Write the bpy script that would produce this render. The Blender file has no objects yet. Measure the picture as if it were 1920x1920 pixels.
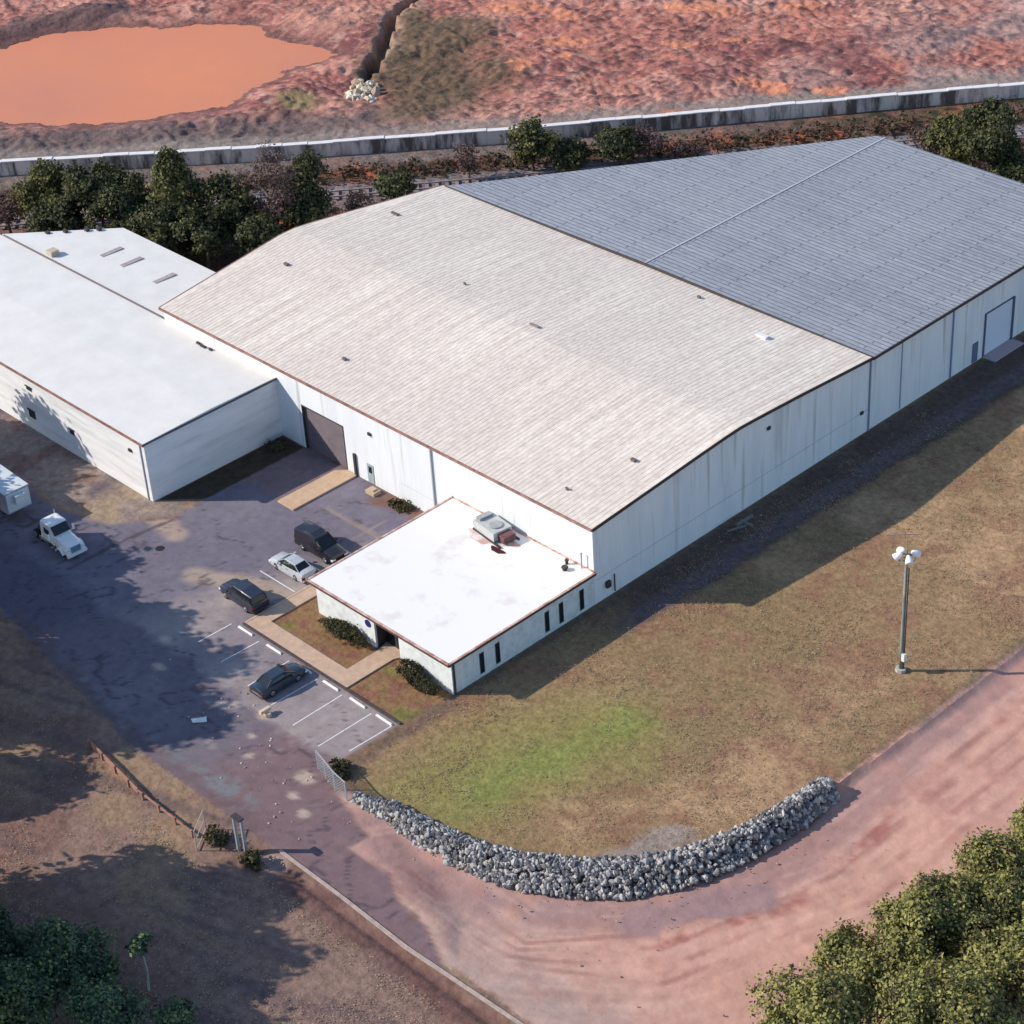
import bpy, math, random
import numpy as np
from mathutils import Vector, Matrix
rnd = random.Random(7)
S = bpy.context.scene
COL = S.collection

# ------------------------------------------------------------------ camera, sky, sun
cam = bpy.data.cameras.new('camera'); co = bpy.data.objects.new('camera', cam); COL.objects.link(co)
cam.sensor_width = 36; cam.sensor_fit = 'HORIZONTAL'; cam.lens = 4052.68/1920*36
cam.clip_start = 1; cam.clip_end = 8000
rt = Vector((0.69645, 0.71544, -0.05576)); up = Vector((-0.36430, 0.41944, 0.83148)); fw = Vector((-0.61826, 0.55877, -0.55275))
co.matrix_world = Matrix(((rt.x, up.x, -fw.x, 167.4813), (rt.y, up.y, -fw.y, -106.0889), (rt.z, up.z, -fw.z, 110.2111), (0, 0, 0, 1)))
S.camera = co
SUN_AZ, SUN_EL = math.radians(42), math.radians(31)      # heading of the light in the xy plane, height
W = bpy.data.worlds.new('World'); S.world = W; W.use_nodes = True
nt = W.node_tree; bg = nt.nodes['Background']
sky = nt.nodes.new('ShaderNodeTexSky'); sky.sky_type = 'NISHITA'; sky.sun_disc = False
sky.sun_elevation = SUN_EL
# direction to the sun is (-cos az, -sin az); sky rotation 0 = +Y, clockwise
sx, sy = -math.cos(SUN_AZ), -math.sin(SUN_AZ)
sky.sun_rotation = math.atan2(sx, sy) % (2*math.pi)
sky.air_density = 1.0; sky.dust_density = 0.3; sky.ozone_density = 2.2
nt.links.new(sky.outputs[0], bg.inputs[0]); bg.inputs[1].default_value = 0.15
sl = bpy.data.lights.new('sun', 'SUN'); sl.energy = 4.2; sl.angle = math.radians(0.5); sl.color = (1, 0.90, 0.78)
so = bpy.data.objects.new('sun', sl); COL.objects.link(so)
d = Vector((math.cos(SUN_AZ)*math.cos(SUN_EL), math.sin(SUN_AZ)*math.cos(SUN_EL), -math.sin(SUN_EL)))
so.rotation_euler = d.to_track_quat('-Z', 'Y').to_euler(); so.location = (0, 0, 80)
S.view_settings.view_transform = 'Standard'; S.view_settings.look = 'None'
S.view_settings.exposure = 0.38; S.view_settings.gamma = 1

# ------------------------------------------------------------------ helpers
def lin(r, g, b, k=1.0):
    f = lambda c: ((c/255+0.055)/1.055)**2.4 if c > 10 else c/255/12.92
    return (f(r)*k, f(g)*k, f(b)*k)
K = 0.80       # picture value -> base colour
def mat(name, c, rough=0.8, var=0.0, scale=1.0, c2=None, bump=0.0, bscale=None, stretch=(1, 1, 1), metal=0.0, spec=0.3, detail=6, contrast=(0.35, 0.65)):
    m = bpy.data.materials.new(name); m.use_nodes = True; t = m.node_tree; n = t.nodes; L = t.links
    b = n['Principled BSDF']; b.inputs['Roughness'].default_value = rough; b.inputs['Metallic'].default_value = metal
    b.inputs['Specular IOR Level'].default_value = spec
    b.inputs['Base Color'].default_value = (*c, 1)
    if var or c2 or bump:
        g = n.new('ShaderNodeNewGeometry'); mp = n.new('ShaderNodeMapping'); mp.inputs['Scale'].default_value = stretch
        L.new(g.outputs['Position'], mp.inputs['Vector'])
        tx = n.new('ShaderNodeTexNoise'); tx.inputs['Scale'].default_value = scale; tx.inputs['Detail'].default_value = detail; tx.inputs['Roughness'].default_value = 0.65
        L.new(mp.outputs[0], tx.inputs['Vector'])
        if var or c2:
            r = n.new('ShaderNodeValToRGB'); r.color_ramp.elements[0].position = contrast[0]; r.color_ramp.elements[1].position = contrast[1]
            a = c2 if c2 else tuple(x*(1-var) for x in c)
            e = c if c2 else tuple(min(1, x*(1+var)) for x in c)
            r.color_ramp.elements[0].color = (*a, 1); r.color_ramp.elements[1].color = (*e, 1)
            L.new(tx.outputs['Fac'], r.inputs[0]); L.new(r.outputs[0], b.inputs['Base Color'])
        if bump:
            tb = n.new('ShaderNodeTexNoise'); tb.inputs['Scale'].default_value = bscale or scale*4; tb.inputs['Detail'].default_value = 5
            L.new(mp.outputs[0], tb.inputs['Vector'])
            bp = n.new('ShaderNodeBump'); bp.inputs['Strength'].default_value = 0.6; bp.inputs['Distance'].default_value = bump
            L.new(tb.outputs['Fac'], bp.inputs['Height']); L.new(bp.outputs[0], b.inputs['Normal'])
    return m

class MB:
    def __init__(s): s.v = []; s.f = []; s.mi = []; s.ms = []
    def add(s, vs, fs, m=0):
        o = len(s.v); s.v += [tuple(p) for p in vs]; s.f += [tuple(i+o for i in f) for f in fs]; s.mi += [m]*len(fs); return s
    def box(s, x0, x1, y0, y1, z0, z1, m=0):
        return s.add([(x0,y0,z0),(x1,y0,z0),(x1,y1,z0),(x0,y1,z0),(x0,y0,z1),(x1,y0,z1),(x1,y1,z1),(x0,y1,z1)],
                     [(0,3,2,1),(4,5,6,7),(0,1,5,4),(1,2,6,5),(2,3,7,6),(3,0,4,7)], m)
    def bar(s, a, b, w, h=None, m=0, r=None):
        # square or round bar between two points
        a = Vector(a); b = Vector(b); d = (b-a).normalized(); u = Vector((0,0,1)) if abs(d.z) < .95 else Vector((1,0,0))
        x = d.cross(u).normalized(); y = x.cross(d).normalized(); h = h or w
        o = [(-1,-1),(1,-1),(1,1),(-1,1)]
        vs = [p + x*i*w/2 + y*j*h/2 for p in (a, b) for i, j in o]
        return s.add(vs, [(0,1,2,3),(7,6,5,4),(0,4,5,1),(1,5,6,2),(2,6,7,3),(3,7,4,0)], m)
    def tube(s, pts, rs, n=8, m=0, cap=True):
        rings = []
        for i, p in enumerate(pts):
            p = Vector(p); q = Vector(pts[min(i+1, len(pts)-1)]); o = Vector(pts[max(i-1, 0)])
            d = (q-o).normalized(); u = Vector((0,0,1)) if abs(d.z) < .9 else Vector((1,0,0))
            x = d.cross(u).normalized(); y = x.cross(d).normalized()
            rings.append([p + (x*math.cos(2*math.pi*k/n) + y*math.sin(2*math.pi*k/n))*rs[i] for k in range(n)])
        vs = [v for r in rings for v in r]; fs = []
        for i in range(len(pts)-1):
            for k in range(n): fs.append((i*n+k, i*n+(k+1)%n, (i+1)*n+(k+1)%n, (i+1)*n+k))
        if cap: fs += [tuple(range(n))[::-1], tuple((len(pts)-1)*n+k for k in range(n))]
        return s.add(vs, fs, m)
    def prism(s, poly, z0, z1, m=0):
        n = len(poly)
        return s.add([(x,y,z0) for x,y in poly]+[(x,y,z1) for x,y in poly],
                     [tuple(range(n))[::-1], tuple(range(n,2*n))]+[(i,(i+1)%n,n+(i+1)%n,n+i) for i in range(n)], m)
    def loft(s, rings, m=0):
        n = len(rings[0]); vs = [v for r in rings for v in r]; fs = []
        for i in range(len(rings)-1):
            for k in range(n): fs.append((i*n+k, i*n+(k+1)%n, (i+1)*n+(k+1)%n, (i+1)*n+k))
        fs += [tuple(range(n))[::-1], tuple((len(rings)-1)*n+k for k in range(n))]
        return s.add(vs, fs, m)
    def build(s, name, m, parent=None, smooth=False):
        me = bpy.data.meshes.new(name); me.from_pydata(s.v, [], s.f)
        for x in (m if isinstance(m, (list, tuple)) else [m]): me.materials.append(x)
        if any(s.mi): me.polygons.foreach_set('material_index', s.mi)
        if smooth: me.polygons.foreach_set('use_smooth', [True]*len(s.f))
        me.update()
        import bmesh as _b
        bm = _b.new(); bm.from_mesh(me); _b.ops.recalc_face_normals(bm, faces=bm.faces); bm.to_mesh(me); bm.free()
        o = bpy.data.objects.new(name, me); COL.objects.link(o)
        if parent: o.parent = parent
        return o
def tag(o, label=None, cat=None, group=None, kind=None):
    if label: o['label'] = label
    if cat: o['category'] = cat
    if group: o['group'] = group
    if kind: o['kind'] = kind
    return o
def empty(name, loc, label, cat, group=None, rz=0):
    o = bpy.data.objects.new(name, None); COL.objects.link(o); o.location = loc; o.rotation_euler = (0, 0, rz); o.empty_display_size = .3
    return tag(o, label, cat, group)
def copy_tree(o, parent=None, loc=None, rz=None, label=None, scale=None):
    c = o.copy(); COL.objects.link(c); c.parent = parent
    if loc is not None: c.location = loc
    if rz is not None: c.rotation_euler = (0, 0, rz)
    if scale is not None: c.scale = scale
    if label: c['label'] = label
    for ch in list(o.children): copy_tree(ch, c)
    return c
# numpy noise
def _h(ix, iy, seed):
    h = (ix.astype(np.int64)*374761393 + iy.astype(np.int64)*668265263 + seed*1442695041) & 0xffffffff
    h = ((h ^ (h >> 13))*1274126177) & 0xffffffff
    return ((h ^ (h >> 16)) & 0xffff)/65535.0
def vn(x, y, seed=0):
    ix = np.floor(x); iy = np.floor(y); fx = x-ix; fy = y-iy; fx = fx*fx*(3-2*fx); fy = fy*fy*(3-2*fy)
    a = _h(ix, iy, seed); b = _h(ix+1, iy, seed); c = _h(ix, iy+1, seed); d_ = _h(ix+1, iy+1, seed)
    return (a*(1-fx)+b*fx)*(1-fy)+(c*(1-fx)+d_*fx)*fy
def fbm(x, y, L, seed=0, o=4):
    s = 0; a = .5; t = 0
    for i in range(o):
        s = s + a*vn(x/L*2**i+i*17.3, y/L*2**i-i*9.1, seed+i); t += a; a *= .55
    return s/t
def ss(a, b, x):
    t = np.clip((x-a)/(b-a), 0, 1); return t*t*(3-2*t)
def pdist(x, y, pts, closed=True):
    dd = np.full(x.shape, 1e9); n = len(pts)
    for i in range(n if closed else n-1):
        ax, ay = pts[i]; bx, by = pts[(i+1) % n]; ex, ey = bx-ax, by-ay
        t = np.clip(((x-ax)*ex+(y-ay)*ey)/(ex*ex+ey*ey+1e-9), 0, 1)
        dd = np.minimum(dd, np.hypot(x-ax-t*ex, y-ay-t*ey))
    return dd
def sdp(x, y, pts):
    ins = np.zeros(x.shape, bool); n = len(pts); j = n-1
    for i in range(n):
        xi, yi = pts[i]; xj, yj = pts[j]
        if yi != yj:
            ins ^= ((yi > y) != (yj > y)) & (x < (xj-xi)*(y-yi)/(yj-yi)+xi)
        j = i
    dd = pdist(x, y, pts); return np.where(ins, dd, -dd)

# ------------------------------------------------------------------ terrain
ROCK_TOP = [(62.2,-30.6),(63.8,-29.9),(67.1,-29.0),(71.6,-28.6),(75.7,-27.6),(78.8,-26.1),(83.7,-22.7),(87.4,-18.0),(88.8,-11.8),(89.1,-7.8),(89.9,-4.5)]
LAWN = [(59.6,-22.5),(59.6,-27.6),(61.2,-30.0)]+ROCK_TOP[1:]+[(90.4,4),(90.5,20),(92,60),(94,120),(61,120),(61,79),(60,79),(60,-17),(59.6,-17)]
YARD_END = [(58.0,-33),(62.2,-31.4)]+ROCK_TOP[1:]+[(90.4,4),(90.5,20),(92,60),(94,120)]
ROAD = [(62.0,-31.0)]+ROCK_TOP[1:]+[(90.4,4),(90.5,20),(92,60),(94,120),(135,120),(135,-75),(100,-75),(96,-48),(90.1,-37.8),(86.1,-37.5),(81.8,-38.0),(78.2,-36.3),(74.6,-35.9),(72.1,-34.5),(67.5,-34.7),(67.8,-32.9),(65.1,-32.1)]
LOT = [(59.4,-22.3),(59.4,-27.8),(59.6,-30.4),(61.8,-31.2),(65.1,-32.1),(67.8,-32.9),(67.5,-34.7),(72.1,-34.5),(74.6,-35.9),(78.2,-36.3),(81.8,-38.0),(82.6,-38.5),(66,-38.3),(60,-38.6),(45,-38.6),(30,-36.6),(20,-35.0),(-20,-33.0),(-60,-32),(-60,-22.8),(0,-21.8),(11,-22.6),(17,-21.0),(21,-16.2),(20.7,-14),(20.7,0),(39.3,0),(42.6,0),(42.6,-14.0),(39.3,-14.0),(39.3,-22.3)]
POND = [(-70.1,24.0),(-66.7,26.6),(-59.5,31.7),(-54.7,38.3),(-51.1,46.0),(-52.7,52.5),(-53.6,58.7),(-52.5,67.5),(-59.8,66.6),(-65.9,64.9),(-70.6,66.8),(-75.9,63.3),(-81.1,57.8),(-86.7,53.5),(-90.3,48.7),(-91.8,45.2),(-92.5,41.2),(-92,30),(-84,24)]
DITCH = [(-64,97),(-58.7,86.0),(-55.7,79.3),(-51.0,74.1),(-45.6,67.5),(-42.9,63.7),(-40.2,60.8)]
WALL = [(-125,-61),(-57.8,16.3),(-35.9,39.3),(-15.0,63.1),(-0.7,80.7),(25.6,113.0),(70,166)]
def wall_side(x, y):           # signed distance, positive behind the wall (far side)
    dd = pdist(x, y, WALL, False)
    yw = np.interp(x, [p[0] for p in WALL], [p[1] for p in WALL])
    return np.where(y > yw, dd, -dd)
STEP = 0.3
xs = np.arange(-128, 136, STEP); ys = np.arange(-78, 160, STEP)
GX, GY = np.meshgrid(xs, ys)
# keep only what lies near the view
cx, cy, cz = 167.48, -106.09, 110.21
dx, dy, dz = GX-cx, GY-cy, -cz
fz = dx*fw.x+dy*fw.y+dz*fw.z; fx = dx*rt.x+dy*rt.y+dz*rt.z; fy = dx*up.x+dy*up.y+dz*up.z
T = 960/4052.68
keep = (np.abs(fx/fz) < T*1.22) & (fy/fz < T*1.25) & (fy/fz > -T*1.2)
x = GX[keep]; y = GY[keep]
idx = -np.ones(GX.shape, np.int64); idx[keep] = np.arange(x.size)
n1 = fbm(x, y, 9, 1); n2 = fbm(x, y, 2.2, 5); n3 = fbm(x, y, 30, 9); n4 = fbm(x, y, 0.9, 13, 3)
wx = (n2-.5)*1.6+(n4-.5)*.7                   # edge warp
sdlawn = sdp(x, y, LAWN); sdroad = sdp(x, y, ROAD); sdlot = sdp(x, y, LOT); sdpond = sdp(x, y, POND)
sdpond = sdpond+(n2-.5)*2.4+(n4-.5)*.8; ws = wall_side(x, y); dditch = pdist(x, y, DITCH, False)
def C(r, g, b): return np.array(lin(r, g, b, K))
def mix(c, t, w): w = np.clip(w, 0, 1)[:, None]; return c*(1-w)+np.asarray(t)*w
N = x.size
# verge (lower left and default)
c = np.tile(C(146, 120, 108), (N, 1))
c = mix(c, C(132, 102, 92), ss(.48, .68, n1)*.8); c = mix(c, C(160, 134, 108), ss(.5, .7, fbm(x, y*1.0, 6, 31))*.8)
st = fbm(x*.5+y*.25, (y-x*.35)*3.2, 5, 41); c = mix(c, C(104, 88, 90), ss(.52, .72, st)*.6)
c = mix(c, C(110, 78, 74), ss(2.2, .3, np.abs(y+39.9+(n2-.5)*1.2))*ss(60, 64, x)*.75)
c = mix(c, C(170, 150, 140), ss(2.0, .5, np.hypot(x-64.5, (y+39.4)))*.7)
# corridor behind the buildings
cor = C(112, 84, 76)+0*c
cor = mix(cor, C(98, 82, 66), ss(.45, .62, n2)); cor = mix(cor, C(165, 98, 72), ss(.55, .7, fbm(x, y, 5, 51))); cor = mix(cor, C(62, 62, 48), ss(.58, .72, fbm(x, y, 2.0, 57)))
behind = ss(-.5, .5, (y-10-0*x)) * ss(3, -1, x-(y-37)*0.78-1)
behind = np.maximum(behind, ss(78.5, 80, y))
tr = np.abs((x+19.0)*.775-(y-41.0)*.632)       # distance from the railway line
cor = mix(cor, C(140, 128, 128), ss(4.2, 2.6, tr+(n2-.5)*1.5)*.85)
cor = mix(cor, C(135, 125, 122), ss(-5.5, -2.5, ws+(n1-.5)*3)*ss(20, -15, x)*.7)
c = mix(c, cor, behind)
# mud field beyond the wall
con = fbm(x, y, 34, 61, 4)*40 + fbm(x, y, 5, 66, 3)*6 + (n4-.5)*1.0; fur = np.sin(con*2*np.pi/1.5)*(.35+.65*ss(.3, .6, fbm(x, y, 9, 68)))
mud = C(186, 122, 108)+0*c
mud = mix(mud, C(210, 152, 136), ss(.45, .65, n1)); mud = mix(mud, C(150, 94, 90), ss(.5, .7, fbm(x, y, 14, 71)))
mud = mix(mud, C(104, 68, 68), ss(.1, .9, fur)*.6*ss(.3, .6, fbm(x, y, 12, 77))); mud = mix(mud, C(216, 176, 160), ss(.3, 1, -fur)*.35)
mud = mix(mud, C(98, 68, 68), ss(.62, .74, n2)*.8); mud = mix(mud, C(84, 58, 62), ss(.6, .74, n4)*.7); mud = mix(mud, C(224, 186, 168), ss(.36, .24, n4)*.5); mud = mix(mud, C(150, 138, 136), ss(40, 90, y-.0*x)*ss(-10, 15, x)*.55*ss(.35, .6, n1))
mud = mix(mud, C(112, 100, 98), ss(13, 7, ws+(n1-.5)*8)*ss(-18, -34, x)*.9)
mud = mix(mud, C(150, 138, 130), ss(5, 2.5, ws+(n2-.5)*3)*.8)
mud = mix(mud, C(98, 88, 68), ss(-5, 3, sdp(x, y, [(-54,82),(-42.1,83.4),(-27,75),(-26,66),(-31.4,58.5),(-41,61.8)])+(n1-.5)*14)*.85)
mud = mix(mud, C(138, 132, 92), ss(4, 1, np.hypot((x+44)*.7, (y-52.5)*.9)+(n2-.5)*4)*.7)
pud = C(214, 142, 112)
for a, b, r in [(-44.4,91.7,4),(-23.8,108.7,4.5),(-14,117.4,4),(-12.6,102.5,2.5),(-31.3,88,3),(-2.1,92.3,3.2),(2.5,93.5,3),(-26.9,85.5,2.5),(-30,79,3),(-3.6,73.1+6,2.5),(8,97,2.5),(-18,97,2.6),(-38,95,3)]:
    mud = mix(mud, pud, ss(r, r*.45, np.hypot((x-a)*.8+(y-b)*.4, (y-b)*1.2-(x-a)*.8)+(n2-.5)*r*2.2)*.9)
bank = ss(-9, -1, sdpond+(n2-.5)*3)
mud = mix(mud, C(84, 72, 76), ss(-9, -4, sdpond+(n1-.5)*4)*ss(-84, -90, x-.0*y)*.8)  # left bank: grey brown, with the bank's shading painted into the colour
mud = mix(mud, C(120, 86, 82), ss(-3, -.3, sdpond+(n2-.5)*2)*.8)
mud = mix(mud, C(60, 48, 50), ss(1.1, .4, dditch+(n2-.5)*1.8)*.8); mud = mix(mud, C(222, 190, 160), ss(2.6, 1, dditch+(n2-.5)*2.5)*ss(66, 70, y)*.3)  # dark ditch bed, then a sunlit bank highlight painted into the mud colour
mud = mix(mud, C(214, 160, 140), ss(8, 3, np.hypot(x+62, y-74)+(n1-.5)*8)*.6)
c = mix(c, mud, ss(-.1, .1, ws))
# lawn
g = C(158, 130, 98)+0*c
g = mix(g, C(184, 150, 116), ss(.5, .72, fbm(x, y, 7, 81))); g = mix(g, C(144, 122, 88), ss(.5, .7, fbm(x, y, 11, 83))*.6); g = mix(g, C(150, 112, 90), ss(.5, .68, n2)*.7)
gs = pdist(x, y, [(69.8,-25.5),(70.6,-21),(71.6,-17),(72.6,-11.5)], False)
g = mix(g, C(146, 138, 84), ss(9, 3, pdist(x, y, [(68.5,-26),(70,-21),(72,-13)], False)+(n1-.5)*5)*.75)
g = mix(g, C(130, 144, 76), ss(2.6, .2, pdist(x, y, [(70.6,-23.5),(71.4,-18.5),(72.4,-13.5),(73.0,-10)], False)+(n2-.5)*3.4+(n4-.5)*1.4)*.7); g = mix(g, C(142, 142, 80), ss(4.6, 1, gs+(n2-.5)*3)*.4)
g = mix(g, C(158, 146, 140), ss(2.0, .7, pdist(x, y, [(84,-22.5),(84,-19.2),(85,-17)], False)+(n2-.5)*2)*.8)
g = mix(g, C(84, 72, 72), ss(6.2, 5.2, (x-60)-(y-20)*.02+(n2-.5)*1.2)*ss(-6, 6, y+(n1-.5)*8)*.85); g = mix(g, C(112, 100, 104), ss(1.3, .7, np.abs(x-64.2-(y-20)*.012+(n2-.5)*.7))*ss(-4, 4, y)*.7)  # band along the long wall: building shade painted in; then the paler track
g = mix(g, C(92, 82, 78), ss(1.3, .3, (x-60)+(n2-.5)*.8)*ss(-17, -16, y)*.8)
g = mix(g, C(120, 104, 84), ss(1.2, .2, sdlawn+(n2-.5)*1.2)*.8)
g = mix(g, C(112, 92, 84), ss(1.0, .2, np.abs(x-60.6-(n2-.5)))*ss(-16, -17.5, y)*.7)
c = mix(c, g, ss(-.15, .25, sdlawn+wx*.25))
# dirt road
r_ = C(212, 164, 146)+0*c
r_ = mix(r_, C(222, 170, 150), ss(.45, .65, n3)); r_ = mix(r_, C(208, 172, 158), ss(94, 80, x)*ss(.3, .6, n1)*.9)
r_ = mix(r_, C(150, 122, 124), ss(3.6, .6, pdist(x, y, [(66,-32.5),(72,-32.6),(79,-30.6),(84,-27.5),(88.5,-23),(92.5,-16),(93,-5),(91.5,5),(91.5,40)], False)+(n2-.5)*3.2)*.6)
r_ = mix(r_, C(168, 96, 90), ss(.9, .1, np.abs(pdist(x, y, [(94.7,30),(94.7,12),(95.4,3.9),(95.2,-6),(95.6,-15.7),(91,-26)], False)+(n4-.5)*1.5))*ss(.45, .6, fbm(x, y, 2.5, 93))*.75)
r_ = mix(r_, C(196, 170, 158), ss(-30, -38, y-(x-84)*.25+(n1-.5)*8)*ss(101, 92, x)*.8)
trk = pdist(x, y, [(97.5,40),(97.6,4),(97,-12),(92,-27),(84,-34),(72,-34)], False)
lng = fbm(trk*2.2, (x*.2+y*.2), 1.6, 131, 3); r_ = mix(r_, C(180, 136, 124), ss(.5, .68, lng)*ss(9, 5, trk)*.35); r_ = mix(r_, C(228, 186, 168), ss(.45, .3, lng)*ss(9, 5, trk)*.3)
for off_ in (-3.1, -1.3, .9, 2.6):
    rut = np.abs(pdist(x, y, [(97.6+off_,60),(97.6+off_,4),(97+off_*.95,-12),(92.4+off_*.6,-26.5-off_*.6),(84,-33.6-off_*.5),(72,-34.2-off_*.3)], False)+(n1-.5)*.5); r_ = mix(r_, C(168, 118, 108), ss(.34, .1, rut)*ss(.38, .6, fbm(x, y, 3, 141+int(off_*3)))*.6)
r_ = mix(r_, C(162, 134, 134), ss(1.8, .8, pdist(x, y, [(88.6,-24.6),(91,-20.5),(93.2,-17.3)], False)+(n2-.5)*2)*.8)
r_ = mix(r_, C(196, 146, 132), ss(.6, .72, n2)*.45)
c = mix(c, r_, ss(-.2, .35, sdroad+wx*.5))
# parking lot
a_ = C(164, 152, 150)+0*c
a_ = mix(a_, C(184, 172, 168), ss(.5, .7, fbm(x, y, 5, 101))); a_ = mix(a_, C(148, 138, 142), ss(.48, .68, fbm(x, y, 8, 103)))
a_ = mix(a_, C(106, 104, 124), ss(36, 29, x-(y+22)*.4+(n1-.5)*6)*.75)  # left part darker and bluer: tree shade painted into the asphalt colour
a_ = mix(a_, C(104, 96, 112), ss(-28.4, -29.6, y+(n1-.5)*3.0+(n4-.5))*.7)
a_ = mix(a_, C(136, 108, 108), ss(50, 56, x+(n1-.5)*4)*ss(-28.5, -29.5, y+(n2-.5)*1.5)*.75)
a_ = mix(a_, C(176, 166, 158), ss(.66, .72, fbm(x, y, 1.8, 107))*ss(9, 4, np.hypot(x-48, (y+30)*1.5))*.9)
for a, b, r in [(46.9,-33,.8),(50.4,-28.9,.9),(51.6,-31.3,.5),(58.9,-31.6,1.1),(35.8,-28.2,.8),(38.6,-30.8,.9),(44.5,-30.5,.6),(60,-33.6,.7),(62,-34.4,.8),(53.5,-33,.5)]:
    a_ = mix(a_, C(200, 180, 166), ss(r, r*.5, np.hypot(x-a, (y-b)*1.3)+(n4-.5)*.9)*.85)
a_ = mix(a_, C(196, 172, 152), ss(1.6, .5, pdist(x, y, [(17.6,-16.6),(20.6,-17.2),(23.5,-17.8)], False)+(n2-.5)*1.2)*.7)
a_ = mix(a_, C(184, 164, 146), ss(1.5, .5, pdist(x, y, [(30,-20.6),(33.5,-18.6),(39,-16.8)], False)+(n2-.5))*.8)
a_ = mix(a_, C(84, 72, 84), ss(.35, .1, pdist(x, y, [(20.4,-27.5),(20.5,-21.1),(21.2,-16)], False)+(n4-.5)*.3)*.8)
crk = np.abs(fbm(x, y, 5.5, 111, 3)-.5); a_ = mix(a_, C(82, 74, 84), ss(.012, .003, crk)*.7)
crk = np.abs(fbm(x, y, 3.2, 117, 3)-.5); a_ = mix(a_, C(100, 92, 96), ss(.010, .003, crk)*.5)
a_ = mix(a_, C(126, 130, 134), ss(1.6, .5, pdist(x, y, [(30,-36.6),(45,-37.6),(58,-36.6)], False)+(n2-.5)*1.8)*ss(.4, .6, n4)*.8)
a_ = mix(a_, C(118, 96, 98), ss(1.3, .4, pdist(x, y, [(23,-34.8),(40,-38),(60,-38)], False)+(n4-.5)*1.6)*.6)
a_ = mix(a_, C(134, 118, 120), ss(26.3, 26.1, x)*ss(-8, -7.8, y)*ss(20.6, 20.9, x)*.8)
a_ = mix(a_, C(132, 96, 80), ss(31.5, 33.5, x)*ss(-2.6, -1.2, y+(n2-.5)*2.5)*.85)
a_ = mix(a_, C(170, 152, 138), ss(.3, .12, np.minimum(np.abs(y+5.6), np.abs(x-36.4)+0*y)+(n4-.5)*.2)*ss(30, 31, x)*ss(-8, -6, y)*ss(-2, -5, y)*.6)
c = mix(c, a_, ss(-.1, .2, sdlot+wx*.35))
# dirt strip along the white building and the shaded bed beside it
ds = sdp(x, y, [(-60,-24.5),(-60,-14),(21,-14),(21,-15.9),(17.4,-20.6),(11,-22.4),(0,-22.2)])
dsc = C(150, 134, 126)+0*c; dsc = mix(dsc, C(132, 104, 96), ss(.5, .65, n2)*.8); dsc = mix(dsc, C(110, 98, 104), ss(.5, .65, n1)); dsc = mix(dsc, C(176, 156, 128), ss(8, 17, x)*ss(.4, .6, n2)*.8)
c = mix(c, dsc, ss(-.4, .6, ds+wx*.8))
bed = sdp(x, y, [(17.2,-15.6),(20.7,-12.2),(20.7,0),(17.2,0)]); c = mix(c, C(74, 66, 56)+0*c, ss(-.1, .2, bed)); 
# office beds
for bp in ([(40.7,-20.4),(50.8,-20.4),(50.8,-16.7),(43,-16.7),(40.7,-14.5)], [(52.8,-22.3),(59.5,-22.3),(60,-16.6),(52.8,-16.6)]):
    w = ss(-.05, .15, sdp(x, y, bp)); q = C(148, 116, 84)+0*c; q = mix(q, C(128, 122, 72), ss(.5, .7, n2)); q = mix(q, C(140, 100, 82), ss(.5, .65, n4)); c = mix(c, q, w)
c = c*(0.88+.24*n4[:, None])
c = np.clip(c, .012, .9)
# heights
z = (n1-.5)*.12*ss(0, 2, sdlawn)
z += ss(62, 80, x)*ss(-38.3, -32, y)*ss(0, 1, np.maximum(sdroad, 0)/(.9+3*ss(84, 76, x)))*-(.75-.4*ss(-8, 0, y))
z += (sdroad > 0)*((n2-.5)*.16+(n4-.5)*.06)
zf = 1.7 + fur*.12 + (n1-.5)*1.0 + (n2-.5)*.7 + (n4-.5)*.55 + (n3-.5)*2.0*ss(15, 50, ws)
pz = np.clip(-sdpond/7, 0, 1); zf = zf*pz+(1-pz)*1.06; zf = zf+(.5-zf)*ss(0, .5, sdpond)
zf += ss(-9, -4.5, sdpond)*ss(-.5, -4, sdpond)*(1.0*(n1-.1))
zf -= ss(1.2, .3, dditch+(n2-.5)*1.8)*2.2
zf = zf*ss(0, 5, ws)+1.75*(1-ss(0, 5, ws))
z = np.where(ws > .25, zf, z)
z += behind*(ws < .2)*((n2-.5)*.5)*ss(2, 4, tr)*ss(-.3, -1.5, ws)
z += -.3*ss(.2, -.5, sdlot)*ss(.6, 0, np.abs(y+39.4))*ss(60, 64, x)*ss(92, 88, x)
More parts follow.
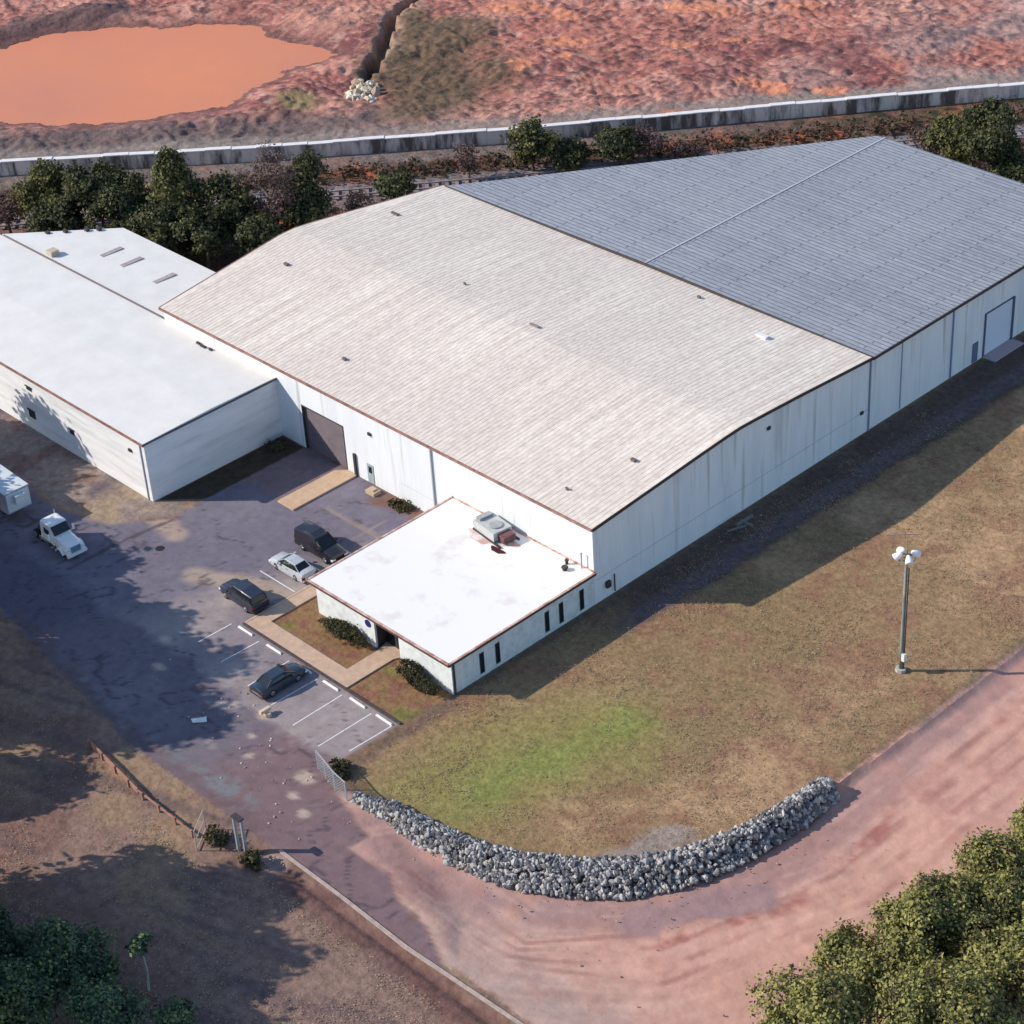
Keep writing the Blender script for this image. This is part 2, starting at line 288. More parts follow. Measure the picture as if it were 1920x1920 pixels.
# one object for each kind of ground, cut out of the same grid
ii = idx[:-1, :-1]; ij = idx[:-1, 1:]; ji = idx[1:, :-1]; jj = idx[1:, 1:]
ok = (ii >= 0) & (ij >= 0) & (ji >= 0) & (jj >= 0)
F = np.stack([ii[ok], ij[ok], jj[ok], ji[ok]], 1)
cls = np.zeros(N, int)                        # 0 verge
cls[behind > .5] = 1; cls[ws > .1] = 2; cls[sdlawn > 0] = 3; cls[sdroad > 0] = 4; cls[sdlot > 0] = 5
fc = cls[F[:, 0]]
def ground_mat(name, scale, amp, bump, bscale, rough=.95):
    m = bpy.data.materials.new(name); m.use_nodes = True; t = m.node_tree; n = t.nodes; L = t.links
    b = n['Principled BSDF']; b.inputs['Roughness'].default_value = rough; b.inputs['Specular IOR Level'].default_value = .15
    at = n.new('ShaderNodeAttribute'); at.attribute_name = 'albedo'
    ge = n.new('ShaderNodeNewGeometry')
    t1 = n.new('ShaderNodeTexNoise'); t1.inputs['Scale'].default_value = scale; t1.inputs['Detail'].default_value = 8; t1.inputs['Roughness'].default_value = .7
    L.new(ge.outputs['Position'], t1.inputs['Vector'])
    mr = n.new('ShaderNodeMapRange'); mr.inputs[1].default_value = .3; mr.inputs[2].default_value = .7; mr.inputs[3].default_value = 1-amp; mr.inputs[4].default_value = 1+amp
    L.new(t1.outputs['Fac'], mr.inputs[0])
    vm = n.new('ShaderNodeVectorMath'); vm.operation = 'SCALE'; L.new(at.outputs['Color'], vm.inputs[0]); L.new(mr.outputs[0], vm.inputs['Scale'])
    L.new(vm.outputs[0], b.inputs['Base Color'])
    t2 = n.new('ShaderNodeTexNoise'); t2.inputs['Scale'].default_value = bscale; t2.inputs['Detail'].default_value = 6
    L.new(ge.outputs['Position'], t2.inputs['Vector'])
    bp = n.new('ShaderNodeBump'); bp.inputs['Strength'].default_value = .8; bp.inputs['Distance'].default_value = bump
    L.new(t2.outputs['Fac'], bp.inputs['Height']); L.new(bp.outputs[0], b.inputs['Normal'])
    return m
GM = [('verge', ground_mat('verge_soil', 1.2, .36, .12, 2.2)), ('railway_corridor', ground_mat('corridor_soil', .8, .45, .3, 1.6)),
      ('mud_field', ground_mat('mud_soil', .9, .30, .30, 1.3)), ('lawn', ground_mat('lawn_grass', 1.5, .38, .10, 3.0)),
      ('dirt_road', ground_mat('road_clay', .8, .10, .06, 1.6)), ('parking_lot', ground_mat('lot_asphalt', 1.2, .14, .02, 5))]
for k, (nm, m) in enumerate(GM):
    f = F[fc == k]
    if not len(f): continue
    used, inv = np.unique(f, return_inverse=True); inv = inv.reshape(f.shape)
    me = bpy.data.meshes.new(nm); nv, nf = len(used), len(f)
    me.vertices.add(nv); me.vertices.foreach_set('co', np.stack([x[used], y[used], z[used]], 1).ravel().astype(np.float32))
    me.loops.add(nf*4); me.loops.foreach_set('vertex_index', inv.ravel().astype(np.int32))
    me.polygons.add(nf); me.polygons.foreach_set('loop_start', np.arange(0, nf*4, 4, dtype=np.int32)); me.polygons.foreach_set('use_smooth', np.ones(nf, bool))
    at = me.attributes.new('albedo', 'FLOAT_COLOR', 'POINT')
    at.data.foreach_set('color', np.concatenate([c[used], np.ones((nv, 1))], 1).ravel().astype(np.float32))
    me.update(calc_edges=True); me.materials.append(m)
    o = bpy.data.objects.new(nm, me); COL.objects.link(o); tag(o, kind='structure')
far = MB(); far.add([(-3000,-3000,-1.6),(3000,-3000,-1.6),(3000,3000,-1.6),(-3000,3000,-1.6)], [(0,1,2,3)])
tag(far.build('ground', mat('far_soil', lin(140,110,90,K), .95, var=.3, scale=.05)), kind='structure')
# pond of orange muddy water
pd = MB(); 
PC = (-70.0, 46.0); pd.add([(PC[0]+(a-PC[0])*1.16, PC[1]+(b-PC[1])*1.16, 1.02) for a, b in POND], [tuple(range(len(POND)))])
pm = mat('muddy_water', lin(232,144,98,K), .42, c2=lin(218,138,104,K), scale=.035, contrast=(.35,.65), bump=.01, bscale=.6, spec=.3)
tag(pd.build('pond', pm), kind='structure')

# ------------------------------------------------------------------ materials
white = mat('white_metal', lin(236,238,240,.84), .55, c2=lin(205,208,210,.8), scale=.5, stretch=(1,1,.12), contrast=(.25,.5))
trimd = mat('dark_trim', lin(70,64,64,.9), .6, var=.2, scale=2)
fascia = mat('fascia_brown', lin(88,74,72,.9), .7, var=.25, scale=3)
rusty = mat('rust_gutter', lin(150,112,100,.9), .7, var=.35, scale=1.4, detail=8)
black = mat('black_rubber', (.012,.012,.013), .8)
darkglass = mat('dark_glass', (.012,.016,.02), .08, spec=.6)
conc = mat('pale_concrete', lin(208,178,154,K), .9, var=.12, scale=1.5, bump=.01)
concg = mat('grey_concrete', lin(160,158,156,K), .9, var=.15, scale=1.5, bump=.01)
paint = mat('white_paint', (.72,.72,.70), .7, c2=(.42,.40,.39), scale=2.5, contrast=(.3,.5))
steel = mat('galvanised_steel', lin(165,170,175,.9), .4, var=.15, scale=3, metal=.5)

def siding_mat(name, c1, c2, axis, pitch, horiz=False, stain=.5, z_lap=1.2):
    m = mat(name, c1, .5, c2=c2, scale=.55, stretch=(1,1,.10) if not horiz else (.25,.25,1.6), contrast=(.28,.55)); t = m.node_tree; n = t.nodes; L = t.links
    g = n.new('ShaderNodeNewGeometry'); sp = n.new('ShaderNodeSeparateXYZ'); L.new(g.outputs['Position'], sp.inputs[0])
    b = n['Principled BSDF']
    mu = n.new('ShaderNodeMath'); mu.operation = 'MULTIPLY'; mu.inputs[1].default_value = 1/pitch
    if horiz: L.new(sp.outputs[2], mu.inputs[0])
    else:
        ad = n.new('ShaderNodeMath'); ad.operation = 'ADD'; L.new(sp.outputs[0], ad.inputs[0]); L.new(sp.outputs[1], ad.inputs[1]); L.new(ad.outputs[0], mu.inputs[0])
    fr = n.new('ShaderNodeMath'); fr.operation = 'FRACT'; L.new(mu.outputs[0], fr.inputs[0])
    pp = n.new('ShaderNodeMath'); pp.operation = 'PINGPONG'; pp.inputs[1].default_value = .5; L.new(fr.outputs[0], pp.inputs[0])
    bp = n.new('ShaderNodeBump'); bp.inputs['Strength'].default_value = .5; bp.inputs['Distance'].default_value = .05; L.new(pp.outputs[0], bp.inputs['Height']); L.new(bp.outputs[0], b.inputs['Normal'])
    # dirty runs
    tx = n.new('ShaderNodeTexNoise'); mp = n.new('ShaderNodeMapping'); mp.inputs['Scale'].default_value = (1.1,1.1,.06) if not horiz else (.12,.12,1.4)
    L.new(g.outputs['Position'], mp.inputs[0]); L.new(mp.outputs[0], tx.inputs['Vector']); tx.inputs['Scale'].default_value = 1.0; tx.inputs['Detail'].default_value = 5
    r = n.new('ShaderNodeMapRange'); r.inputs[1].default_value = .56; r.inputs[2].default_value = .72; r.inputs[3].default_value = 0; r.inputs[4].default_value = stain; L.new(tx.outputs['Fac'], r.inputs[0])
    mx = n.new('ShaderNodeMix'); mx.data_type = 'RGBA'; src = b.inputs['Base Color'].links[0].from_socket
    L.new(r.outputs[0], mx.inputs[0]); L.new(src, mx.inputs[6]); mx.inputs[7].default_value = (*lin(150,150,145,.8), 1); L.new(mx.outputs[2], b.inputs['Base Color'])
    return m
siding = siding_mat('ribbed_white_siding', lin(236,240,243,.90), lin(222,228,234,.88), 0, .3)
sidingb = siding_mat('banded_white_siding', lin(236,238,240,.9), lin(218,222,226,.86), 0, .9, horiz=True, stain=.3)

def roof_mat(name, c1, c2, c3, along, pitch=.9, amt=.8, rough=.6, brick=False, lap=0):
    m = bpy.data.materials.new(name); m.use_nodes = True; t = m.node_tree; n = t.nodes; L = t.links; b = n['Principled BSDF']
    b.inputs['Roughness'].default_value = rough; b.inputs['Specular IOR Level'].default_value = .3
    g = n.new('ShaderNodeNewGeometry')
    def noise(scale, st, det=6):
        mp = n.new('ShaderNodeMapping'); mp.inputs['Scale'].default_value = st; L.new(g.outputs['Position'], mp.inputs[0])
        q = n.new('ShaderNodeTexNoise'); q.inputs['Scale'].default_value = scale; q.inputs['Detail'].default_value = det; q.inputs['Roughness'].default_value = .65; L.new(mp.outputs[0], q.inputs['Vector']); return q
    s = (1.5,.045,1) if along == 'y' else (.10,1.6,1)
    a = noise(1.0, s, 7); r = n.new('ShaderNodeMapRange'); r.inputs[1].default_value = .42; r.inputs[2].default_value = .62; r.inputs[4].default_value = amt; L.new(a.outputs['Fac'], r.inputs[0])
    m1 = n.new('ShaderNodeMix'); m1.data_type = 'RGBA'; m1.inputs[6].default_value = (*c1, 1); m1.inputs[7].default_value = (*c2, 1); L.new(r.outputs[0], m1.inputs[0])
    a2 = noise(.09, (1,1,1), 6); r2 = n.new('ShaderNodeMapRange'); r2.inputs[1].default_value = .42; r2.inputs[2].default_value = .6; r2.inputs[4].default_value = .9; L.new(a2.outputs['Fac'], r2.inputs[0])
    m2 = n.new('ShaderNodeMix'); m2.data_type = 'RGBA'; m2.inputs[7].default_value = (*c3, 1); L.new(m1.outputs[2], m2.inputs[6]); L.new(r2.outputs[0], m2.inputs[0])
    a3 = noise(2.6, (1,.5,1) if along == 'y' else (.5,1,1), 4); r3 = n.new('ShaderNodeMapRange'); r3.inputs[1].default_value = .35; r3.inputs[2].default_value = .65; r3.inputs[3].default_value = .86; r3.inputs[4].default_value = 1.1; L.new(a3.outputs['Fac'], r3.inputs[0])
    vm = n.new('ShaderNodeVectorMath'); vm.operation = 'SCALE'; L.new(m2.outputs[2], vm.inputs[0]); L.new(r3.outputs[0], vm.inputs['Scale'])
    out = vm.outputs[0]
    if brick:
        bt = n.new('ShaderNodeTexBrick'); bt.inputs['Scale'].default_value = 1; bt.inputs['Brick Width'].default_value = 9.0; bt.inputs['Row Height'].default_value = .62; bt.inputs['Mortar Size'].default_value = .10
        bt.inputs['Color1'].default_value = (1,1,1,1); bt.inputs['Color2'].default_value = (.86,.87,.88,1); bt.inputs['Mortar'].default_value = (.46,.48,.52,1)
        mp = n.new('ShaderNodeMapping'); mp.inputs['Scale'].default_value = (1, 1, 0); L.new(g.outputs['Position'], mp.inputs[0]); L.new(mp.outputs[0], bt.inputs['Vector'])
        v2 = n.new('ShaderNodeVectorMath'); v2.operation = 'MULTIPLY'; L.new(out, v2.inputs[0]); L.new(bt.outputs['Color'], v2.inputs[1]); out = v2.outputs[0]
    L.new(out, b.inputs['Base Color'])
    return m
tanroof = roof_mat('weathered_tan_roof', lin(242,230,215,.88), lin(216,200,185,.86), lin(230,216,202,.87), 'y', amt=.7)
greyroof = roof_mat('grey_metal_roof', lin(174,178,188,.78), lin(150,155,166,.78), lin(176,180,188,.78), 'x', amt=.6, brick=True, rough=.55)
whiteroof = mat('white_membrane_roof', (.75,.73,.69), .6, c2=(.66,.64,.60), scale=.3, contrast=(.3,.7), detail=4)
officeroof = mat('office_roof_coating', (.82,.80,.77), .6, c2=(.68,.61,.56), scale=.3, contrast=(.28,.46), detail=9)

# ------------------------------------------------------------------ main warehouse
E_, R_, YR, Wd, Lx = 8.04, 9.22, 18.66, 37.8, 60.0
wh = empty('warehouse', (0,0,0), 'long white metal warehouse under a weathered tan ribbed roof, in the middle', 'warehouse')
b = MB()
# front wall with the door opening x 21..27.1
def quad(b, p, m=0): b.add(p, [(0,1,2,3)], m)
T_ = .25
for (x0, x1, z0, z1) in ((-0.6,21.0,0,E_), (27.1,Lx,0,E_), (21.0,27.1,4.85,E_)): b.box(x0, x1, 0, T_, z0, z1)
b.add([(Lx-T_,T_,0),(Lx,T_,0),(Lx,Wd,0),(Lx-T_,Wd,0),(Lx-T_,T_,E_),(Lx,T_,E_),(Lx,YR,R_),(Lx,Wd,E_),(Lx-T_,Wd,E_),(Lx-T_,YR,R_)],
      [(0,3,2,1),(1,2,7,6,5),(0,4,9,8,3),(0,1,5,4),(2,3,8,7)])
b.add([(-.6,T_,0),(-.6+T_,T_,0),(1.0,Wd,0),(.75,Wd,0),(-.6,T_,E_),(-.6+T_,T_,E_),(-1,YR,R_),(1.0,Wd,E_),(.75,Wd,E_),(-.75,YR,R_)],
      [(0,4,6,8,3),(1,2,7,9,5),(0,1,5,4),(3,8,7,2)])
b.build('wall', siding, wh)
def roofpatch(b, xa0, xa1, ya, za, xb0, xb1, yb, zb, rib='y', pitch=.9, th=.12, m=0, rw=.07, rh=.022):
    """slab between line a (y=ya) and line b (y=yb); x range given at each end"""
    b.add([(xa0,ya,za),(xa1,ya,za),(xb1,yb,zb),(xb0,yb,zb),(xa0,ya,za-th),(xa1,ya,za-th),(xb1,yb,zb-th),(xb0,yb,zb-th)],
          [(0,1,2,3),(7,6,5,4),(0,4,5,1),(1,5,6,2),(2,6,7,3),(3,7,4,0)], m)
    if rib == 'y':
        n = int((max(xa1,xb1)-min(xa0,xb0))/pitch)
        for i in range(1, n):
            X = min(xa0,xb0)+i*pitch
            if X < xa0+.1 or X < xb0+.1: continue
            b.add([(X-rw/2,ya,za),(X+rw/2,ya,za),(X,ya,za+rh),(X-rw/2,yb,zb),(X+rw/2,yb,zb),(X,yb,zb+rh)], [(0,2,5,3),(1,4,5,2)], m)
b = MB()
OV = .25
PROF = [(-.85,-OV,E_+.03),(-1.85,13.0,9.02),(-2.15,16.6,9.26),(-2.1,18.66,9.35),(-1.85,20.6,9.28),(-.9,27,8.92),(.6,Wd,E_+.12)]
for (xa, ya, za), (xb, yb, zb) in zip(PROF[:-1], PROF[1:]): roofpatch(b, xa, Lx+OV, ya, za, xb, Lx+OV, yb, zb, pitch=.5)
roof = b.build('roof', tanroof, wh)
b = MB(); b.bar((-.85,-OV-.09,E_-.06), (Lx+OV,-OV-.09,E_-.06), .16, .22); b.build('gutter', rusty, wh)
b = MB(); 
for p, q in zip(PROF[:-1], PROF[1:]): b.bar((Lx+OV+.04,p[1],p[2]-.11), (Lx+OV+.04,q[1],q[2]-.11), .07, .32)
b.build('rake_trim', trimd, wh)
b = MB()
for p, q in zip(PROF[:-1], PROF[1:]): b.bar((p[0]-.06,p[1],p[2]-.08), (q[0]-.06,q[1],q[2]-.08), .1, .22)
b.build('rake_trim', rusty, wh)
# big roller door, deep set
door_m = mat('grey_roller_door', lin(128,118,124,K), .6, var=.1, scale=1)
dr = MB(); dr.box(21.0, 27.1, .26, .32, 0, 4.85)
for k in range(16): dr.box(21.02, 27.08, .22, .262, .1+k*.3, .14+k*.3)
dr = dr.build('roller_door', door_m, wh)
b = MB(); b.box(20.92,21.06,-.03,.2,0,4.9); b.box(27.04,27.16,-.03,.2,0,4.9); b.box(20.92,27.16,-.04,.2,4.84,4.96); b.build('frame', trimd, dr)
pd_ = MB(); pd_.box(30.2,31.1,-.05,0.0,.05,2.15); pd_ = pd_.build('side_door', mat('grey_door', lin(170,182,188,K), .5), wh)
b = MB(); b.box(30.42,30.88,-.07,-.05,1.2,1.9); b.build('window', darkglass, pd_)
for xx in (28.5,): b = MB(); b.box(xx-.14,xx+.14,-.2,-.02,0,2.5); b.build('conduit', trimd, wh)
for xx in (39.75,): b = MB(); b.box(xx-.07,xx+.07,-.16,-.01,0,7.9); b.build('downspout', mat('grey_downspout', lin(175,180,190,K), .5), wh)
def lamp(px, py, pz, nx, ny, parent):
    b = MB(); b.box(px-.2+(.1 if nx else 0), px+.2-(.1 if nx else 0), py-.2+(.1 if ny else 0), py+.2-(.1 if ny else 0), pz-.15, pz+.15)
    b.add([(px+nx*.1-.15*abs(ny), py+ny*.1-.15*abs(nx), pz-.2),(px+nx*.1+.15*abs(ny), py+ny*.1+.15*abs(nx), pz-.2),(px+nx*.35+.15*abs(ny), py+ny*.35+.15*abs(nx), pz+.05),(px+nx*.35-.15*abs(ny), py+ny*.35-.15*abs(nx), pz+.05)], [(0,1,2,3)])
    return b.build('wall_lamp', trimd, parent)
lamp(31.1,-.05,5.7,0,-1,wh); lamp(60.05,36.6,2.5,1,0,wh); lamp(60.05,22.9,7.2,1,0,wh)
for yy in (37.7,): b = MB(); b.box(60.01,60.16,yy-.06,yy+.06,0,7.9); b.build('downspout', mat('side_downspout', lin(150,160,178,K), .5), wh)
# horizontal girt seams on the side wall
b = MB(); b.box(60.003,60.03,.3,37.7,2.42,2.47); b.box(35,57,-.03,-.003,1.9,1.94); b.build('wall_seam', mat('seam_grey', lin(196,204,214,.8), .6), wh)
# roof marks: small dark vents lying on the tan roof
def zroof(yy): return float(np.interp(yy, [p[1] for p in PROF], [p[2] for p in PROF]))+.02
def onroof(px, py, w, d_, h, m, name='roof_vent'):
    b = MB(); b.box(px-w/2,px+w/2,py-d_/2,py+d_/2,zroof(py)-.05,zroof(py)+h); b.box(px-w*.6,px+w*.6,py-d_*.6,py+d_*.6,zroof(py)+h,zroof(py)+h+.08); b.build(name, m, wh)
for px, py, s in ((22.5,4.6,.5),(56.3,9.1,.55),(54.6,2.5,.3),(3.5,13,.6),(40.1,35.9,.4),(21.3,21.7,.3)):
    onroof(px, py, s*.8, s*.5, .15, mat('vent_brown', lin(120,108,104,K), .7) if s == .5 else bpy.data.materials['vent_brown'])
onroof(50.2,33.6,1.1,.4,.2,mat('vent_white', (.7,.7,.68), .5), 'roof_vent')
onroof(3,28.5,.9,.3,.1,bpy.data.materials['vent_brown']); onroof(33,20,1.0,.25,.1,mat('roof_patch', lin(150,140,140,K), .7),'roof_patch')

# ------------------------------------------------------------------ grey roofed hall
gy0, gy1, gx, gr, ge = 37.86, 77.5, 31.0, 8.42, 8.14
gh = empty('warehouse', (0,0,0), 'white metal hall with a grey finely ribbed roof, behind the tan roofed warehouse', 'warehouse')
b = MB()
b.add([(60,gy0,0),(60,gy1,0),(60,gy1,ge),(60,gy0,ge)], [(0,1,2,3)]); b.add([(59.75,gy0,0),(59.75,gy1,0),(59.75,gy1,ge),(59.75,gy0,ge)], [(3,2,1,0)])
b.add([(60,gy1,0),(60,gy1,ge),(59.75,gy1,ge),(59.75,gy1,0)], [(0,1,2,3)])
b.add([(1.3,gy0,0),(60,gy0,0),(60,gy0,ge-.1),(gx,gy0,gr-.12),(1.3,gy0,ge-.1)], [(0,1,2,3,4)])
b.add([(gx,gy1,0),(60,gy1-.05,0),(60,gy1-.05,ge-.1),(gx,gy1-.05,gr-.12)], [(0,1,2,3)])
b.add([(1.3,gy0,0),(gx,gy1,0),(gx,gy1,gr-.15),(1.3,gy0,ge-.1)], [(0,3,2,1)])
b.build('wall', siding, gh)
b = MB()
# right slope
def zg(X): return gr-(gr-ge)*(X-gx)/(60.25-gx) if X >= gx else gr-(gr-ge)*(gx-X)/(gx-1.0)
b.add([(gx,gy0-.1,gr),(60.25,gy0-.1,ge),(60.25,gy1+.1,ge),(gx,gy1+.1,gr)]+[(gx,gy0-.1,gr-.15),(60.25,gy0-.1,ge-.15),(60.25,gy1+.1,ge-.15),(gx,gy1+.1,gr-.15)],
      [(0,1,2,3),(7,6,5,4),(0,4,5,1),(1,5,6,2),(2,6,7,3)])
# left slope: a triangle cut along the railway
b.add([(.9,gy0-.1,ge),(gx,gy0-.1,gr),(gx,gy1+.1,gr),(30.0,gy1+.1,zg(30.0)),(.9,gy0-.1,ge-.15),(gx,gy0-.1,gr-.15),(gx,gy1+.1,gr-.15),(30.0,gy1+.1,zg(30.0)-.15)],
      [(0,1,2,3),(7,6,5,4),(0,4,5,1),(2,6,7,3),(3,7,4,0)])
n = int((gy1-gy0)/.62)+1
for i in range(1, n):
    Y = math.floor(gy0/.62)*.62+i*.62+.09
    if Y > gy1: break
    x0 = .9+(Y-gy0)/(gy1-gy0)*(30.0-.9)+.1
    for xa, xb in ((x0, gx), (gx, 60.2)):
        b.add([(xa,Y-.03,zg(xa)),(xa,Y+.03,zg(xa)),(xa,Y,zg(xa)+.04),(xb,Y-.03,zg(xb)),(xb,Y+.03,zg(xb)),(xb,Y,zg(xb)+.04)], [(0,2,5,3),(1,4,5,2)])
b.build('roof', greyroof, gh)
b = MB(); b.bar((gx,gy0,gr+.04),(gx,gy1,gr+.04), .2, .06); b.build('ridge_cap', mat('ridge_pale', lin(196,196,206,K), .6), gh)
b = MB(); b.bar((60.33,gy0-.1,ge-.12),(60.33,gy1,ge-.12), .12, .3); b.build('gutter', trimd, gh)
b = MB(); b.bar((.9,gy0-.16,ge-.02),(gx,gy0-.16,gr-.02), .12, .26); b.bar((gx,gy0-.16,gr-.02),(60.2,gy0-.16,ge-.02), .12, .26); b.build('rake_trim', trimd, gh)
dg = MB(); dg.box(60.0,60.06,56.4,60.9,.25,4.85); dg = dg.build('sliding_door', mat('pale_door', lin(222,232,246,.84), .5), gh)
b = MB(); b.box(60.0,60.12,56.2,56.4,.1,4.9); b.box(60.0,60.2,60.9,61.15,.1,5.0); b.box(60.0,60.1,56.2,61.15,4.86,5.0); b.build('frame', mat('frame_blue_grey', lin(96,104,128,K), .6), dg)
b = MB(); b.box(60.0,61.6,56.2,61.2,-.05,.12); b.build('threshold', mat('pink_concrete', lin(190,170,172,K), .9), gh)
sd = MB(); sd.box(60.0,60.07,54.4,55.3,.1,2.3); sd.build('side_door', mat('blue_grey_door', lin(110,125,150,K), .5), gh)
b = MB(); b.box(60.01,60.14,50.7,50.82,0,8); b.build('downspout', mat('side_downspout2', lin(140,155,190,K), .5), gh)
b = MB(); b.box(60.01,60.1,42.6,42.66,0.2,7.9); b.build('panel_joint', mat('joint_grey', lin(170,180,200,K), .5), gh)

# ------------------------------------------------------------------ white building on the left
wb = empty('workshop', (0,0,0), 'white flat roofed shed with banded walls, left of the tan roofed warehouse', 'shed')
WX, WY, WH = 17.25, -15.8, 6.66
b = MB(); b.add([(-45,WY,0),(WX,WY,0),(WX,-.0,0),(WX,WY,WH-.2),(WX,-.0,WH-.2),(-45,WY,WH-.2)], [(0,1,3,5),(1,2,4,3)])
b.build('wall', sidingb, wb)
b = MB()
b.add([(-45,WY-.2,WH-.1),(WX+.2,WY-.2,WH-.1),(WX+.2,-8,WH+.12),(-40,-8,WH+.12),(WX+.2,-.03,WH),(-31,-.03,WH),(WX+.2,WY-.2,WH-.32),(WX+.2,-.03,WH-.3),(-45,WY-.2,WH-.32),(-31,-.03,WH-.3)],
      [(0,1,2,3),(3,2,4,5),(0,8,6,1),(1,6,7,4,2),(5,4,7,9),(0,3,5,9,8)])
b.build('roof', whiteroof, wb)
b = MB(); b.bar((-45,WY-.28,WH-.22),(WX+.28,WY-.28,WH-.22), .12, .24); b.build('gutter', rusty, wb)
b = MB(); b.bar((WX+.26,WY-.3,WH-.2),(WX+.26,-.05,WH-.14), .07, .2); b.build('rake_trim', mat('slate_trim', lin(90,96,112,K), .6), wb)
for px, pz, w, h in ((-2.2,5.0,.9,.45),(-2.6,1.9,1.1,.9),(4.6,2.7,.7,.6)):
    b = MB(); b.box(px-w/2,px+w/2,WY-.05,WY+.02,pz-h/2,pz+h/2); b.box(px-w/2-.08,px+w/2+.08,WY-.16,WY-.05,pz+h/2,pz+h/2+.08); b.build('wall_vent', mat('vent_dark', lin(40,48,54,K), .6), wb)
lamp(14.8,WY-.05,4.8,0,-1,wb)
for px in (16.6,):
    b = MB(); b.box(px-.05,px+.05,WY-.12,WY-.005,0,WH-.35); b.build('downspout', mat('ds%d' % int(px+9), lin(196,198,200,K), .5), wb)
for px, py, w in ((6.2,-.9,.5),(7.1,-1.0,.8),(8.2,-.9,.4)):
    b = MB(); b.box(px-w/2,px+w/2,py-.12,py+.12,WH-.02,WH+.2); b.build('roof_vent', trimd, wb)
for px in (-22,-19.5,-16.6,-14.9):
    pass
an = empty('workshop', (0,0,0), 'low white roofed annex with three grey skylight strips, behind the flat white shed', 'shed')
b = MB(); b.add([(-30.5,.35,0),(-1.3,.35,0),(-2.2,9.9,0),(-21.8,9.9,0),(-30.5,.35,6.6),(-1.3,.35,6.6),(-2.2,9.9,6.3),(-21.8,9.9,6.3)], [(0,1,5,4),(1,2,6,5),(2,3,7,6),(3,0,4,7)])
b.build('wall', sidingb, an)
b = MB(); b.add([(-30.9,.12,6.72),(-1.0,.12,6.72),(-1.9,10.1,6.45),(-22,10.1,6.45),(-30.9,.12,6.55),(-1.0,.12,6.55),(-1.9,10.1,6.28),(-22,10.1,6.28)], [(0,1,2,3),(0,4,5,1),(1,5,6,2),(2,6,7,3),(3,7,4,0)]); b.build('roof', whiteroof, an)
sk = mat('skylight_grey', lin(196,186,180,K), .5, c2=lin(170,150,146,K), scale=1.5)
for px in (-17.8,-14.1,-8.2):
    b = MB(); b.box(px-.32,px+.32,4.2,6.9,6.4,6.66); b.build('skylight', sk, an)
b = MB(); b.bar((-30.4,.0,6.78),(-1.0,.0,6.78), .1, .16); b.build('step_flashing', mat('flashing', lin(120,112,118,K), .6), an)
b = MB(); b.box(-22.6,-21.6,.4,1.4,6.6,7.3); b.build('roof_box', mat('roof_box_tan', lin(205,190,170,K), .7), an)
for k, (px, py) in enumerate(((-27.2,3.6),(-25.9,5.1),(-24.4,6.9),(-23.5,7.9))):
    b = MB(); b.box(px-.25,px+.25,py-.2,py+.2,6.5,6.85); b.build('roof_vent', trimd, an)

# ------------------------------------------------------------------ office
of = empty('office_building', (0,0,0), 'low white office with flat bright roof and dark doorway, against the warehouse front', 'office')
OX0, OX1, OY, OH = 42.8, 60.0, -16.75, 3.5
b = MB()
b.box(OX0,50.4,OY,OY+.2,0,OH-.25); b.box(53.5,OX1,OY,OY+.2,0,OH-.25); b.box(50.4,53.5,OY,OY+.2,2.75,OH-.25)
b.box(OX0,OX0+.2,OY+.2,-.02,0,OH-.25); b.box(OX1-.2,OX1,OY+.2,-.02,0,OH-.25)
stucco = mat('white_stucco', lin(232,238,238,.86), .8, c2=lin(206,212,212,.84), scale=1.2, contrast=(.3,.6), bump=.01)
b.build('wall', stucco, of)
b = MB(); b.prism([(OX0-.45,OY-.45),(OX1+.25,OY-.45),(OX1+.25,-.03),(OX0-.45,-.03)], OH-.14, OH+.02); b.build('roof', officeroof, of)
b = MB()
for p, q in (((OX0-.5,OY-.5,OH-.1),(OX1+.3,OY-.5,OH-.1)), ((OX1+.3,OY-.5,OH-.1),(OX1+.3,-.03,OH-.1)), ((OX0-.5,OY-.5,OH-.1),(OX0-.5,-.03,OH-.1))): b.bar(p, q, .1, .26)
b.build('fascia', fascia, of)
b = MB()
for p, q in (((OX0-.5,OY-.47,OH+.05),(OX1+.3,OY-.47,OH+.05)), ((OX1+.27,OY-.5,OH+.05),(OX1+.27,-.03,OH+.05)), ((OX0-.47,OY-.5,OH+.05),(OX0-.47,-.03,OH+.05)), ((OX0-.5,-.1,OH+.05),(OX1+.3,-.1,OH+.05))): b.bar(p, q, .2, .05)
b.build('edge_flashing', mat('rusty_flashing', lin(230,196,178,.85), .7, c2=lin(176,112,96,.8), scale=1.2, contrast=(.35,.6)), of)
# entrance
en = MB(); en.box(50.4,53.5,OY+1.1,OY+1.2,0,2.75); en.box(50.4,50.5,OY+.2,OY+1.1,0,2.75); en.box(53.4,53.5,OY+.2,OY+1.1,0,2.75); en.box(50.4,53.5,OY+.2,OY+1.1,2.7,2.8)
en = en.build('entrance', mat('entrance_dark', lin(60,62,66,K), .6), of)
for k in (51.0,52.3): b = MB(); b.box(k-.4,k+.55,OY+1.03,OY+1.09,.1,2.3); b.build('door', darkglass, en)
sg = MB(); pts = [(49.6+.36*math.cos(a*math.pi/8), 2.2+.36*math.sin(a*math.pi/8)) for a in range(16)]
sg.add([(px,OY-.06,pz) for px,pz in pts]+[(px,OY-.0,pz) for px,pz in pts], [tuple(range(16))]+[(i,(i+1)%16,16+(i+1)%16,16+i) for i in range(16)])
sg.build('wall_sign', mat('sign_blue', lin(44,42,120,.9), .5), of)
